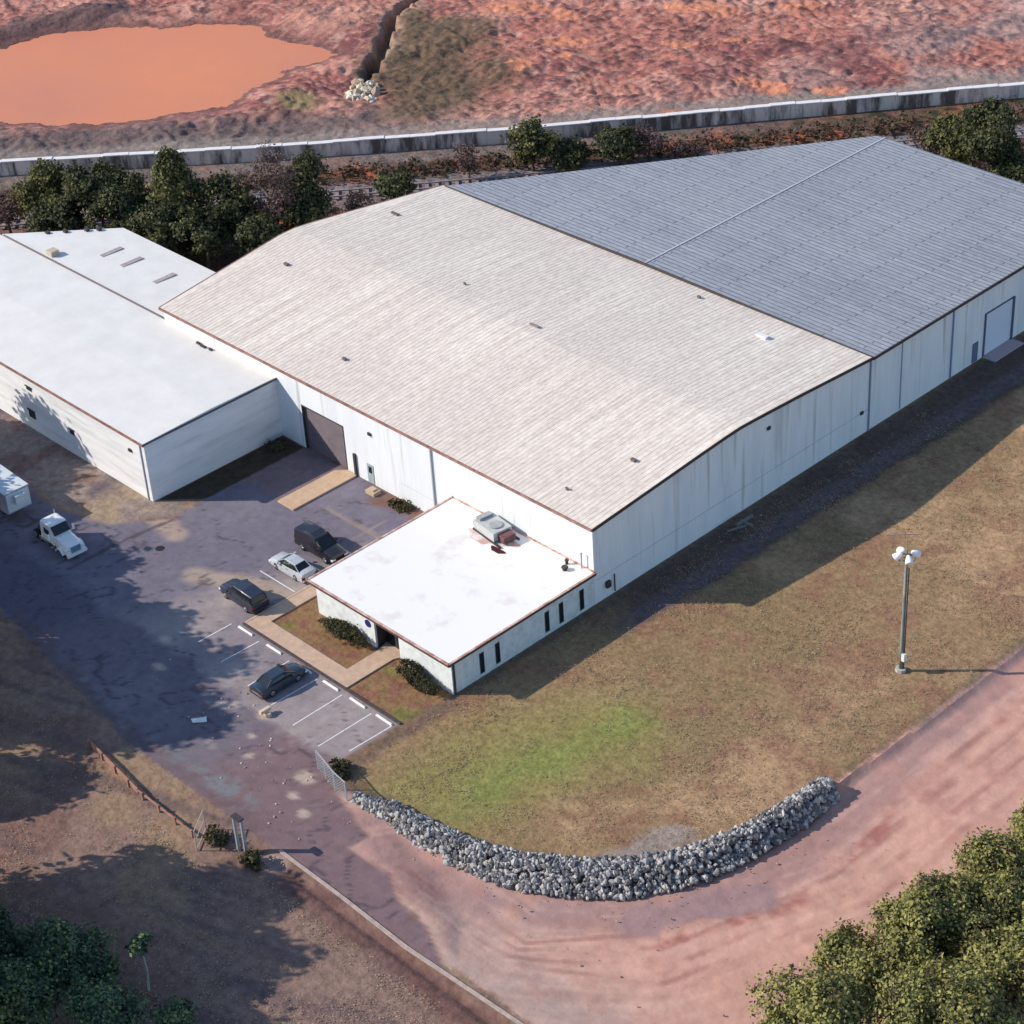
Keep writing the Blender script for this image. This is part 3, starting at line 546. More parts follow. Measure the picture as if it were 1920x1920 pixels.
for yy in (-13.4,-11.6,-5.8,-4.1,-1.6):
    w_ = MB(); w_.box(OX1-.02,OX1+.03,yy-.26,yy+.26,.35,2.45); w_ = w_.build('window', mat('window_frame_dark', lin(70,78,86,K), .5) if yy == -13.4 else bpy.data.materials['window_frame_dark'], of)
    b = MB(); b.box(OX1+.03,OX1+.04,yy-.18,yy+.18,.45,2.35); b.build('pane', darkglass, w_)
b = MB(); b.box(OX1+.01,OX1+.14,OY+.12,OY+.26,0,OH-.3); b.build('downspout', trimd, of)
b = MB(); b.box(42.0,42.1,-8,-7.9,0,.1); 
# wall fixtures at the corner of warehouse and office
b = MB(); b.box(60.01,60.3,1.3,1.8,1.1,1.7); b.bar((60.1,2.4,.2),(60.1,2.4,2.0),.08); b.build('electric_meter', trimd, wh)
# air handler on the office roof
ac = empty('air_conditioner', (49.4,-1.6,OH+.02), 'grey box air handler in rust stains on the office roof', 'air conditioner', rz=math.radians(-8))
gm = mat('hvac_grey', lin(196,200,198,K), .5, var=.12, scale=2)
b = MB(); b.box(-1.7,1.3,-1.0,1.0,.15,1.0); b.build('casing', gm, ac)
b = MB(); b.box(-1.7,-1.1,-.7,.7,1.0,1.25); b.tube([(.3,0,1.0),(.3,0,1.12)],[.6,.6],14); b.build('fan_cowl', steel, ac)
b = MB(); b.box(1.3,2.2,-.55,.75,.15,.8); b.build('duct', mat('duct_rust', lin(120,84,84,K), .7, var=.3, scale=3), ac)
b = MB(); b.box(-1.8,2.3,-1.1,-.95,0,.15); b.box(-1.8,2.3,.95,1.1,0,.15); b.build('rail', trimd, ac)
b = MB(); poly = [(49.2+2.7*math.cos(t)*(1+.22*math.sin(3*t+1)+.1*math.sin(7*t)), -1.9+1.45*math.sin(t)*(1+.2*math.cos(4*t)+.1*math.sin(9*t))) for t in [k*2*math.pi/40 for k in range(40)]]
b.add([(px,min(py,-.25),OH+.026) for px,py in poly], [tuple(range(40))])
b.build('roof_stain', mat('rust_stain', lin(216,176,166,K), .8, c2=lin(240,228,222,.85), scale=1.0, contrast=(.4,.55)), of)
b = MB(); poly = [(51.5+.8*math.cos(t)*(1+.3*math.sin(3*t)), -3.3+.42*math.sin(t)*(1+.3*math.cos(2*t))) for t in [k*2*math.pi/20 for k in range(20)]]
b.add([(px,py,OH+.031) for px,py in poly], [tuple(range(20))]); b.build('roof_stain', mat('rust_stain_dark', lin(84,30,34,K), .8), of)
for px, py, hh, rr in ((47.3,-.6,.45,.16),(57.5,-.75,.4,.14),(58.0,-1.5,.3,.22),(58.9,-.35,1.5,.07)):
    b = MB(); b.tube([(px,py,OH),(px,py,OH+hh)],[rr,rr],10); b.tube([(px,py,OH+hh),(px,py,OH+hh+.1)],[rr*1.5,rr*1.2],10); b.build('vent_pipe', trimd if hh < 1 else steel, of)

# ------------------------------------------------------------------ pavings, kerbs, stalls
def slab(name, poly, z0, z1, m, kind='structure'):
    b = MB(); b.prism(poly, z0, z1); o = b.build(name, m); tag(o, kind=kind); return o
slab('pavement', [(39.35,-22.1),(52.75,-22.1),(52.75,-20.45),(40.75,-20.45),(40.75,-14.0),(39.35,-14.0)], -.1, .13, conc)
slab('path', [(50.85,-20.44),(52.75,-20.44),(52.75,-16.95),(53.4,-15.7),(50.5,-15.7),(50.85,-16.95)], -.1, .12, conc)
slab('kerb', [(39.1,-22.32),(59.6,-22.32),(59.6,-22.12),(39.1,-22.12)], -.1, .15, mat('dark_kerb', lin(84,76,78,K), .9, var=.2, scale=2))
slab('kerb', [(39.1,-22.12),(39.33,-22.12),(39.33,-14.0),(39.1,-14.0)], -.1, .15, bpy.data.materials['pale_concrete'])
slab('ramp', [(26.3,-8.0),(28.6,-8.0),(28.6,-.1),(27.2,-.1),(26.3,-1.0)], -.1, .16, mat('tan_concrete', lin(212,180,150,K), .9, var=.1, scale=1.5))
slab('kerb', [(64.0,-38.5),(71,-38.55),(78.6,-38.8),(90,-38.3),(90,-38.05),(78.6,-38.5),(71,-38.3),(64,-38.25)], -.3, .12, mat('pale_kerb', lin(188,170,160,K), .9, var=.2, scale=2))
b = MB()
def line(b, x0, y0, x1, y1, w=.11, z_=.012):
    d_ = Vector((x1-x0,y1-y0,0)).normalized(); nn = Vector((-d_.y,d_.x,0))*w/2
    b.add([(x0+nn.x,y0+nn.y,z_),(x1+nn.x,y1+nn.y,z_),(x1-nn.x,y1-nn.y,z_),(x0-nn.x,y0-nn.y,z_)], [(0,1,2,3)])
for a, y1 in ((38.3,-26.4),(42.1,-26.9),(46.2,-27.4),(49.9,-27.8),(53.1,-28.2),(56.75,-28.5),(59.2,-27.2)): line(b, a, -22.9, a+rnd.uniform(-.2,.2), y1)
for yy in (-16.2,-12.6,-9.0): line(b, 33.9, yy, 38.8, yy)
tag(b.build('parking_stripes', paint), kind='structure')
ws_m = mat('wheel_stop_white', (.74,.73,.70), .8, var=.12, scale=3)
ws0 = None
for k, xx in enumerate((40.1,44.0,48.0,51.5,54.9,58.2)):
    lb = ['white wheel stop in the first parking stall, beside the dark blue sport utility','white wheel stop in the empty stall between the two dark blue cars','white wheel stop at the nose of the dark blue car parked in the stall row','white wheel stop just right of the dark blue car in the stall row','white wheel stop in the second to last stall of the row','white wheel stop in the last stall, next to the lawn corner'][k]
    if ws0 is None:
        b = MB(); b.loft([[(-1.0+e,-.1,0),(-1.0+e,.1,0),(-1.0+e,.06,h),(-1.0+e,-.06,h)] for e, h in ((0,.06),(.08,.14),(1.92,.14),(2.0,.06))])
        ws0 = b.build('wheel_stop', ws_m); ws0.location = (xx,-22.75,0); tag(ws0, lb, 'wheel stop', 'wheel stops along the pavement kerb')
    else:
        copy_tree(ws0, None, (xx,-22.75,0), rnd.uniform(-.02,.02), lb)
mh = MB(); mh.tube([(24.1,-20.1,.0),(24.1,-20.1,.03)],[.42,.42],16); tag(mh.build('manhole_cover', mat('iron', lin(44,42,50,K), .7)), 'round dark manhole cover in the asphalt below the white shed corner', 'manhole cover')

# ------------------------------------------------------------------ vehicles
def paintm(name, c, rough=.3): 
    m = mat(name, c, rough, spec=.5, var=.06, scale=2); m.node_tree.nodes['Principled BSDF'].inputs['Coat Weight'].default_value = .5; return m
lampm = mat('lamp_clear', (.75,.76,.78), .15); tailm = mat('lamp_red', (.16,.02,.02), .25); rimm = mat('wheel_rim', (.4,.4,.42), .35, metal=.7)
def ring(x_, zl, zh, wb_, wt, bev=.12):
    h = zh-zl; return [(x_,-wb_,zl),(x_,-wb_*1.0,zl+h*.45),(x_,-wt-(wb_-wt)*.3,zh-bev*.7),(x_,-wt+bev,zh),(x_,wt-bev,zh),(x_,wt+(wb_-wt)*.3,zh-bev*.7),(x_,wb_*1.0,zl+h*.45),(x_,wb_,zl)]
def wheel(parent, x_, y_, r, w, name='wheel'):
    t = MB(); s = 1 if y_ > 0 else -1
    t.tube([(x_,y_-s*w,r),(x_,y_-s*w*.95,r),(x_,y_-s*.03,r),(x_,y_,r)], [r*.8,r,r,r*.86], 18); t = t.build(name, black, parent, True)
    b = MB(); b.tube([(x_,y_,r),(x_,y_+s*.02,r)],[r*.62,r*.5],12)
    for k in range(5):
        a = k*2*math.pi/5; b.bar((x_,y_+s*.03,r),(x_+r*.58*math.cos(a),y_+s*.03,r+r*.58*math.sin(a)),.05,.03)
    b.build('rim', rimm, t)
def car(name, loc, rz, label, cat, pm_, L_, Wd_, body, cabin, roof_, wr=.33, wxs=(-1.35,1.35), group=None, win=None, cargo=False):
    """x forward. body: list (x, zlo, zhi, half bottom, half top); cabin the same for the glass house; roof_ list for the painted roof"""
    e = empty(name, loc, label, cat, group, rz)
    b = MB(); b.loft([ring(*s) for s in body])
    bo = b.build('body', pm_, e, True)
    m_ = bo.modifiers.new('edge', 'EDGE_SPLIT'); m_.split_angle = math.radians(38)
    b = MB(); b.loft([ring(*s, bev=.06) for s in cabin]); wd = b.build('window', win or darkglass, e)
    b = MB(); b.loft([ring(*s, bev=.06) for s in roof_]); 
    # pillars
    x0, x1 = roof_[0][0], roof_[-1][0]; c0, c1 = cabin[0], cabin[-1]
    hw = roof_[0][3]
    for s in (-1, 1):
        b.bar((c0[0]-.02,s*(c0[3]-.03),c0[2]),(x0,s*hw*.97,roof_[0][1]+.03),.07); b.bar((c1[0]+.02,s*(c1[3]-.03),c1[2]),(x1,s*hw*.97,roof_[0][1]+.03),.07)
        mid = [t for t in cabin if t not in (c0, c1)]
        for xm in ((x0+x1)/2-.05,):
            b.bar((xm,s*(c0[3]+.0),body[len(body)//2][2]-.05),(xm,s*(hw+.01),roof_[0][1]+.03),.09,.06)
    b.build('roof', pm_, e)
    w = Wd_/2
    for xx in wxs:
        for s in (-1, 1): wheel(e, xx, s*(w+.005), wr, .2)
    xf, xr = body[-1], body[0]
    for s in (-1, 1):
        b = MB(); b.box(xf[0]-.22,xf[0]+.02,s*w*.72-.2,s*w*.72+.2,xf[2]-.22,xf[2]-.06); b.build('headlight', lampm, e)
        b = MB(); b.box(xr[0]-.02,xr[0]+.15,s*w*.8-.14,s*w*.8+.14,xr[2]-.32,xr[2]-.1); b.build('tail_light', tailm, e)
        b = MB(); b.box(c1[0]-.45,c1[0]-.25,s*(w+.12)-.09,s*(w+.12)+.09,body[len(body)//2][2]+.0,body[len(body)//2][2]+.16); b.build('mirror', pm_, e)
    b = MB(); b.box(xf[0]-.05,xf[0]+.015,-w*.45,w*.45,xf[1]+.12,xf[1]+.34); b.build('grille', black, e)
    b = MB(); b.box(xf[0]-.2,xf[0]+.07,-w*.92,w*.92,xf[1]-.02,xf[1]+.12); b.build('bumper', pm_, e)
    b = MB(); b.box(xr[0]-.07,xr[0]+.2,-w*.92,w*.92,xr[1]-.02,xr[1]+.16); b.build('bumper', pm_, e)
    for s in (-1, 1):
        for xx in (.0, .95): 
            b = MB(); b.box(xx-.3,xx-.14,s*w-.012,s*w+.022,.78,.82); b.build('handle', trimd, e)
    return e
w = .91
sedan_body = [(-2.4,.3,.82,.78,.66),(-2.3,.22,.98,.88,.74),(-1.5,.2,1.02,w,.78),(0,.2,.97,w,.8),(1.0,.2,.95,w,.8),(1.9,.22,.86,.88,.74),(2.3,.26,.74,.82,.66),(2.4,.3,.62,.74,.6)]
sedan_cab = [(-1.75,.9,.98,.74,.66),(-1.05,.9,1.40,.76,.58),(.1,.9,1.43,.78,.6),(.45,.9,1.38,.77,.58),(1.2,.88,.96,.74,.66)]
sedan_roof = [(-1.1,1.37,1.43,.6,.56),(-.2,1.4,1.475,.62,.58),(.4,1.37,1.42,.6,.56)]
silver = paintm('silver_paint', (.42,.45,.48))
car('sedan', (36.2,-14.2,0), math.radians(180), 'silver sedan parked between the black van and the office corner', 'car', silver, 4.8, 1.82, sedan_body, sedan_cab, sedan_roof)
w = .98
suv_body = [(-2.5,.4,1.0,.86,.78),(-2.42,.32,1.12,.95,.86),(-1.2,.3,1.14,w,.88),(.6,.3,1.12,w,.88),(1.2,.3,1.12,w,.86),(2.1,.32,1.04,.95,.82),(2.45,.36,.9,.88,.74),(2.52,.4,.72,.8,.7)]
suv_cab = [(-2.38,1.05,1.15,.86,.8),(-2.15,1.05,1.72,.86,.7),(-.2,1.05,1.8,.88,.72),(.55,1.05,1.74,.86,.7),(1.3,1.05,1.14,.84,.76)]
suv_roof = [(-2.25,1.68,1.76,.72,.68),(-.8,1.74,1.86,.74,.7),(.5,1.7,1.78,.72,.68)]
navy = paintm('navy_paint', (.018,.022,.04), .3); blackp = paintm('black_paint', (.016,.014,.022), .32); navy2 = paintm('dark_blue_paint', (.022,.035,.055), .28)
car('suv', (36.5,-20.0,0), math.radians(178), 'dark blue sport utility parked nose out by the pavement corner', 'car', navy, 5.0, 1.96, suv_body, suv_cab, suv_roof, wr=.38, wxs=(-1.5,1.5))
# black van: tall load box at the back
van_body = [(-2.7,.4,1.3,.9,.86),(-2.62,.34,1.95,.98,.82),(-1.0,.32,2.05,1.0,.8),(.2,.32,2.0,1.0,.78),(.7,.32,1.25,1.0,.86),(1.9,.34,1.12,.96,.82),(2.5,.38,1.0,.9,.76),(2.6,.42,.8,.82,.72)]
van_cab = [(-.3,1.2,1.9,.88,.7),(.25,1.2,1.9,.88,.68),(1.25,1.15,1.24,.86,.76)]
van_roof = [(-1.6,1.98,2.06,.74,.7),(-.6,2.0,2.09,.76,.72),(.2,1.92,1.99,.7,.66)]
car('van', (35.9,-10.6,0), 0, 'black high backed van parked beyond the silver sedan', 'van', blackp, 5.2, 2.0, van_body, van_cab, van_roof, wr=.38, wxs=(-1.6,1.6))
car('sedan', (48.1,-25.5,0), math.radians(90), 'dark blue sedan in the stall row, nose to the pavement', 'car', navy2, 4.8, 1.82, sedan_body, sedan_cab, sedan_roof)

# white semi tractor
tw = paintm('truck_white', (.78,.79,.78), .35)
tk = empty('semi_truck', (16.5,-25.8,0), 'white truck with a big black windscreen in front of the grey trailer', 'truck', rz=math.radians(-3))
b = MB(); b.loft([ring(-1.9,.9,2.7,1.1,.98,.15), ring(-1.7,.8,2.95,1.2,1.02,.2), ring(.1,.8,3.0,1.2,1.0,.2), ring(.35,.8,2.75,1.2,.98,.15), ring(.95,.8,1.95,1.2,.98,.1)]); b.build('cab', tw, tk)
b = MB(); b.loft([ring(.9,.7,1.9,1.05,.9,.15), ring(2.0,.6,1.8,1.1,.9,.18), ring(3.2,.55,1.6,1.12,.86,.2), ring(3.45,.6,1.4,1.0,.8,.15)]); b.build('hood', tw, tk)
b = MB(); b.add([(.30,-.98,2.78),(.30,.98,2.78),(.97,1.0,1.93),(.97,-1.0,1.93),(.36,-.98,2.84),(.36,.98,2.84),(1.03,1.0,1.99),(1.03,-1.0,1.99)], [(4,5,6,7),(0,1,5,4),(1,2,6,5),(2,3,7,6),(3,0,4,7)]); b.build('windscreen', darkglass, tk)
for s in (-1, 1):
    b = MB(); b.box(-.9,.1,s*1.19-.03,s*1.19+.03,1.75,2.4); b.build('side_window', darkglass, tk)
    b = MB(); b.bar((.7,s*1.25,1.7),(.7,s*1.55,1.9),.05); b.box(.6,.72,s*1.55-.14,s*1.55+.14,1.6,2.3); b.build('mirror', tw, tk)
    b = MB(); b.loft([[(2.2+ -.75*math.cos(a)+0, s*1.25-.25*s*0-.22, .55+.62*math.sin(a)) , (2.2-.75*math.cos(a), s*1.25+.12, .55+.62*math.sin(a)), (2.2-.66*math.cos(a), s*1.25+.12, .5+.56*math.sin(a)), (2.2-.66*math.cos(a), s*1.25-.22, .5+.56*math.sin(a))] for a in [k*math.pi/8 for k in range(9)]]); b.build('fender', tw, tk)
    b = MB(); b.box(3.25,3.5,s*.92-.16,s*.92+.16,.85,1.15); b.build('headlight', lampm, tk)
    b = MB(); b.tube([(-1.9,s*1.0,.65),(-.6,s*1.0,.65)],[.3,.3],12); b.build('fuel_tank', steel, tk)
    wheel(tk, 2.2, s*1.2, .5, .28)
    for xx in (-3.1,-2.0-.0): wheel(tk, xx-.1, s*1.2, .5, .5)
b = MB(); b.box(3.42,3.5,-.6,.6,.75,1.45); 
for k in range(6): b.box(3.5,3.52,-.58,.58,.8+k*.11,.84+k*.11)
b.build('grille', mat('grille_blue_grey', lin(120,150,170,K), .3), tk)
b = MB(); b.box(3.35,3.7,-1.2,1.2,.4,.75); b.build('bumper', tw, tk)
b = MB(); b.box(-3.9,-1.7,-.45,.45,.6,.9); b.box(-3.2,-2.2,-.55,.55,.9,1.05); b.build('chassis', trimd, tk)
b = MB(); b.tube([(-2.0,.95,.9),(-2.0,.95,3.2)],[.08,.08],8); b.build('exhaust', steel, tk)
tk.scale = (.84,.84,.84)
# trailer
tl = empty('semi_trailer', (3.0,-25.6,0), 'long grey box trailer parked behind the white truck at the left edge', 'trailer', rz=math.radians(-2))
tg = mat('trailer_grey', lin(186,188,205,K), .5, c2=lin(160,164,190,K), scale=1, stretch=(1,1,.2)); tp = mat('trailer_roof', lin(216,224,228,.84), .5, var=.06, scale=1)
b = MB(); b.box(-7.5,7.2,-1.28,1.28,1.1,3.3); 
for k in range(24): b.box(-7.3+k*.61,-7.25+k*.61,-1.30,-1.281,1.15,3.25); 
b.build('box', tg, tl)
b = MB(); b.box(-7.55,7.25,-1.31,1.31,3.3,3.38); b.build('roof', tp, tl)
b = MB(); b.box(7.2,7.32,-1.2,1.2,1.3,3.2); b.box(7.32,7.8,-.5,.5,2.1,3.0); b.build('front_panel', tp, tl)
b = MB(); b.box(-7.4,7.0,-.5,.5,.85,1.1); b.bar((5.0,-.7,0),(5.0,-.7,1.1),.12); b.bar((5.0,.7,0),(5.0,.7,1.1),.12); b.build('landing_gear', trimd, tl)
for xx in (-6.3,-5.0):
    for s in (-1, 1): wheel(tl, xx, s*1.22, .5, .5)

# ------------------------------------------------------------------ light mast
lp = empty('light_mast', (85.1,9.9,0), 'tall steel mast with a cluster of round white floodlights, standing in the lawn', 'light mast')
pm2 = mat('mast_steel', lin(150,156,150,K), .5, c2=lin(96,102,100,K), scale=1.5, stretch=(1,1,.2))
b = MB(); b.tube([(0,0,0),(0,0,3),(0,0,11.2)],[.18,.16,.12],12); b.build('pole', pm2, lp, True)
b = MB(); b.tube([(.24,.05,0),(.24,.05,10.4)],[.055,.055],8); b.build('conduit', trimd, lp)
b = MB(); b.prism([(.45*math.cos(a),.45*math.sin(a)) for a in [k*math.pi/4 for k in range(8)]], -.1, .3); b.build('footing', mat('footing_pale', lin(190,188,180,K), .9), lp)
b = MB(); b.box(.14,.42,-.2,.2,1.2,1.9); b.build('control_box', mat('box_white', (.7,.7,.68), .5), lp)
b = MB(); b.tube([(.65*math.cos(a),.65*math.sin(a),11.2) for a in [k*math.pi/8 for k in range(17)]],[.05]*17,6); b.tube([(-.65,0,11.2),(.65,0,11.2)],[.05,.05],6); b.tube([(0,-.65,11.2),(0,.65,11.2)],[.05,.05],6); b.tube([(0,0,11.1),(0,0,12.0)],[.1,.06],8); b.build('ring_mount', pm2, lp)
fl_m = mat('floodlight_white', (.82,.82,.82), .35)
for k, a in enumerate([math.radians(t) for t in (-130,-40,60,160,230-20)][:4]):
    cx_, cy_ = .7*math.cos(a), .7*math.sin(a); dv = Vector((math.cos(a),math.sin(a),-.75)).normalized()
    p0 = Vector((cx_,cy_,11.55)); b = MB(); b.tube([p0-dv*.38, p0-dv*.25, p0, p0+dv*.3, p0+dv*.34],[.09,.18,.28,.34,.32],14); o = b.build('floodlight', fl_m, lp, True)
    b = MB(); b.tube([p0+dv*.345, p0+dv*.35],[.28,.28],14); b.build('lens', lampm, o)
b = MB(); b.tube([(0,0,12),(0,0,13.6)],[.035,.03],6); b.bar((-1.0,-.95,13.5),(.9,.7,13.6),.07); b.bar((-.9,-.1,13.3),(-1.2,-1.3,13.5),.06); b.build('antenna', mat('faded_wood', lin(176,150,138,K), .8), lp)

# ------------------------------------------------------------------ retaining wall, railway, rocks, fences
rw = MB(); rwc = MB()
for i in range(len(WALL)-1):
    a = Vector((*WALL[i],0)); c_ = Vector((*WALL[i+1],0)); d_ = (c_-a).normalized(); nn = Vector((-d_.y,d_.x,0))
    if nn.x > 0: nn = -nn                         # towards the mud field
    seg = max(1, int((c_-a).length/3.0))
    for k in range(seg):
        p = a+(c_-a)*k/seg; q = a+(c_-a)*(k+1)/seg-d_*.02; hh = 1.75+.06*math.sin(i*7+k*1.7)
        rw.add([p, q, q+nn*.35, p+nn*.35]+[v+Vector((0,0,hh)) for v in (p, q, q+nn*.35, p+nn*.35)], [(0,1,5,4),(1,2,6,5),(2,3,7,6),(3,0,4,7),(4,5,6,7)])
        rwc.add([v+Vector((0,0,hh+.004)) for v in (p-nn*.06, q-nn*.06, q+nn*.75, p+nn*.75)]+[v+Vector((0,0,hh+.13)) for v in (p-nn*.06, q-nn*.06, q+nn*.75, p+nn*.75)], [(0,1,5,4),(1,2,6,5),(2,3,7,6),(3,0,4,7),(4,5,6,7),(3,2,1,0)])
wl = empty('retaining_wall', (-15,63,0), 'long grey panelled retaining wall with a pale coping along the mud field', 'wall')
o = rw.build('panel', mat('wall_panel', lin(236,222,210,K), .85, c2=lin(110,98,92,K), scale=.45, stretch=(1,1,.2), contrast=(.42,.55)), wl); o.matrix_parent_inverse = Matrix.Translation((15,-63,0))
o = rwc.build('coping', mat('coping_white', lin(232,228,226,.86), .7, var=.08, scale=1), wl); o.matrix_parent_inverse = Matrix.Translation((15,-63,0))
# railway
rd = Vector((51.8,63.5,0)).normalized(); rn = Vector((-rd.y,rd.x,0)); rp = Vector((-19.0,41.0,0))
rl = empty('railway_track', tuple(rp), 'railway track on grey ballast between the tree row and the retaining wall', 'railway track')
b = MB()
for s in (-.75,.75): b.bar(rd*-70+rn*s+Vector((0,0,.32)), rd*105+rn*s+Vector((0,0,.32)), .14, .16)
b.build('rail', mat('rail_steel', lin(178,170,172,K), .5, metal=.3), rl)
b = MB()
for k in range(-58, 87):
    p = rd*(k*1.2); b.bar(p-rn*1.3+Vector((0,0,.16)), p+rn*1.3+Vector((0,0,.16)), .42, .16)
tag(b.build('sleeper', mat('sleeper_pale', lin(150,136,132,K), .9, var=.25, scale=1), rl), kind='stuff')
# rocks
def rock_pts(n, seed, s0, s1, place):
    """place(rng)->(x,y,z); returns one mesh of many small angular stones"""
    g_ = np.random.default_rng(seed); V = []; Fc = []; MI = []
    ico = [(0,0,1),(.89,0,.45),(.28,.85,.45),(-.72,.53,.45),(-.72,-.53,.45),(.28,-.85,.45),(.72,.53,-.45),(-.28,.85,-.45),(-.89,0,-.45),(-.28,-.85,-.45),(.72,-.53,-.45),(0,0,-1)]
    fa = [(0,1,2),(0,2,3),(0,3,4),(0,4,5),(0,5,1),(1,6,2),(2,7,3),(3,8,4),(4,9,5),(5,10,1),(2,6,7),(3,7,8),(4,8,9),(5,9,10),(1,10,6),(11,7,6),(11,8,7),(11,9,8),(11,10,9),(11,6,10)]
    ico = np.array(ico)
    for k in range(n):
        p = place(g_); s = s0+(s1-s0)*g_.uniform()**1.6; sc = g_.uniform(.5, 1.35, 3)*s; q = ico*sc*g_.uniform(.7, 1.2, (12, 1))
        a = g_.uniform(0, 6.28); ca, sa = math.cos(a), math.sin(a); q = np.stack([q[:,0]*ca-q[:,1]*sa, q[:,0]*sa+q[:,1]*ca, q[:,2]], 1)
        o_ = len(V); V += [tuple(t) for t in q+np.array(p)]; Fc += [tuple(i+o_ for i in f) for f in fa]; MI += [int(g_.integers(0, 4))]*20
    b = MB(); b.v = V; b.f = Fc; b.mi = MI; return b
rb = [(63.6,-30.6,.4),(66.8,-30.0,1.0),(70.8,-29.8,1.2),(75.2,-29.0,1.35),(79.0,-27.6,1.5),(82.4,-25.4,1.65),(85.4,-22.6,1.65),(87.9,-18.6,1.5),(89.3,-13.6,1.3),(89.8,-9.0,1.1),(89.9,-5.2,.95)]
def place_rock(g_):
    t = g_.uniform(0, len(rb)-1.001); i = int(t); f = t-i
    ax, ay, aw = rb[i]; bx, by, bw = rb[i+1]; dx_, dy_ = bx-ax, by-ay; l = math.hypot(dx_, dy_); w_ = aw+(bw-aw)*f
    u = g_.uniform(-1, 1); px = ax+dx_*f+(-dy_/l)*-u*w_*1.0; py = ay+dy_*f+(dx_/l)*-u*w_*1.0   # u=+1: road side
    zz = (.50-.9*ss(-.25, 1.0, np.array(u)))*1.0+.35*(1-abs(u))-.12+g_.uniform(-.12,.12)
    return (px, py, float(zz)*(1 if i > 0 else .4))
rm = [mat('rock_pale', lin(172,170,168,K), .9, var=.15, scale=3), mat('rock_mid', lin(122,118,118,K), .9, var=.2, scale=3), mat('rock_dark', lin(104,104,108,K), .9, var=.2, scale=3), mat('rock_white', lin(196,190,184,K), .9, var=.1, scale=3)]
tag(rock_pts(7000, 3, .09, .30, place_rock).build('riprap', rm), 'curved bank of loose grey riprap stones between lawn and dirt road', 'rocks', kind='stuff')
def place_out(g_):
    t = g_.uniform(0, 1); return (-40.6+g_.normal()*.9+t*2.6, 61.4+g_.normal()*.7-t*3.6, 1.6+g_.uniform(-.2,.35))
rm2 = [mat('outlet_cream', lin(228,212,180,K), .9), mat('outlet_pale', lin(206,188,168,K), .9), mat('outlet_tan', lin(186,160,140,K), .9), mat('outlet_white', lin(238,230,212,K), .9)]
tag(rock_pts(170, 8, .3, .65, place_out).build('outlet_stones', rm2), 'small heap of cream stones where the drainage ditch ends', 'rocks', kind='stuff')
def place_deb(g_):
    t = g_.uniform(0, 1); r = g_.uniform(0,1)
    if r < .5: return (47+g_.normal()*4.5, -31+g_.normal()*1.6, .02)
    return (58+g_.normal()*4, -34+g_.normal()*2.0, .02)
tag(rock_pts(60, 18, .04, .13, place_deb).build('rubble', rm2), 'scattered pale rubble and chips on the broken asphalt', 'rubble', kind='stuff')
# white sheet of scrap on the asphalt
b = MB(); b.add([(46.2,-33.3,.05),(46.9,-33.6,.2),(47.6,-32.7,.12),(47.2,-32.4,.3),(46.7,-32.7,.06),(46.9,-33.1,.36)], [(0,1,5,4),(1,2,3,5),(3,4,5)])
tag(b.build('scrap_sheet', mat('scrap_white', (.75,.75,.74), .6)), 'crumpled white sheet lying on the dark asphalt', 'scrap')
b = MB(); b.box(50.0,50.9,-28.9,-28.6,0,.35); b.box(50.2,50.5,-29.3,-28.3,.3,.6); tag(b.build('broken_board', mat('board_cream', lin(230,205,180,K), .8)), 'broken cream board beyond the open end of the stalls', 'scrap')
# junk by the shaded wall
b = MB(); b.box(61.0,62.4,17.8,18.1,0,.15); b.box(61.2,61.5,17.0,19.2,.05,.25); b.bar((61.3,15.8,.1),(62.3,17.2,.5),.15); tag(b.build('scrap_pile', mat('junk_grey', lin(130,126,124,K), .8, var=.2, scale=3)), 'small pile of grey scrap at the foot of the shaded long wall', 'scrap')
b = MB(); b.box(31.4,32.6,-1.5,-.6,0,.35); b.box(31.7,32.3,-1.3,-.8,.35,.5); tag(b.build('step_block', mat('block_tan', lin(200,178,150,K), .9)), 'tan concrete step by the small grey door of the warehouse', 'step')

# gate, posts and chain link
def fence_run(name, pts, h, label, cat, m, panel=True, mesh_step=.25, wires=None):
    e = empty(name, (pts[0][0],pts[0][1],0), label, cat); o0 = Vector((pts[0][0],pts[0][1],0)); P = [Vector((*p,0))-o0 for p in pts]
    for p in P: b = MB(); b.tube([p, p+Vector((0,0,h))],[.05,.05],8); b.build('post', m, e)
    b = MB()
    for a, c_ in zip(P[:-1], P[1:]): b.bar(a+Vector((0,0,h-.04)), c_+Vector((0,0,h-.04)), .06); 
    b.build('rail', m, e)
    if panel:
        b = MB()
        for a, c_ in zip(P[:-1], P[1:]):
            l = (c_-a).length; n_ = int(l/mesh_step); d_ = (c_-a)/l
            for k in range(-int(h/mesh_step), n_):
                for s in (0, 1):
                    t0 = k*mesh_step; z0 = 0; t1 = t0+h; z1 = h
                    if t0 < 0: z0 = -t0; t0 = 0
                    if t1 > l: z1 = h-(t1-l); t1 = l
                    if z1-z0 < .1: continue
                    if s: b.bar(a+d_*t0+Vector((0,0,h-z0)), a+d_*t1+Vector((0,0,h-z1)), .018)
                    else: b.bar(a+d_*t0+Vector((0,0,z0)), a+d_*t1+Vector((0,0,z1)), .018)
        b.build('chain_link', m, e)
    return e
gal = mat('fence_grey', lin(190,194,196,K), .5)
fence_run('chain_link_fence', [(58.9,-30.3),(60.2,-30.6),(61.8,-31.0),(63.4,-31.2)], 1.9, 'short grey chain link fence at the lot corner, left of the riprap', 'fence', gal)
e = fence_run('gate', [(59.3,-42.6),(57.9,-40.7)], 2.0, 'open pale tube gate leaf beside the tall twin gate posts', 'gate', mat('gate_pale', lin(190,180,172,K), .6), panel=False)
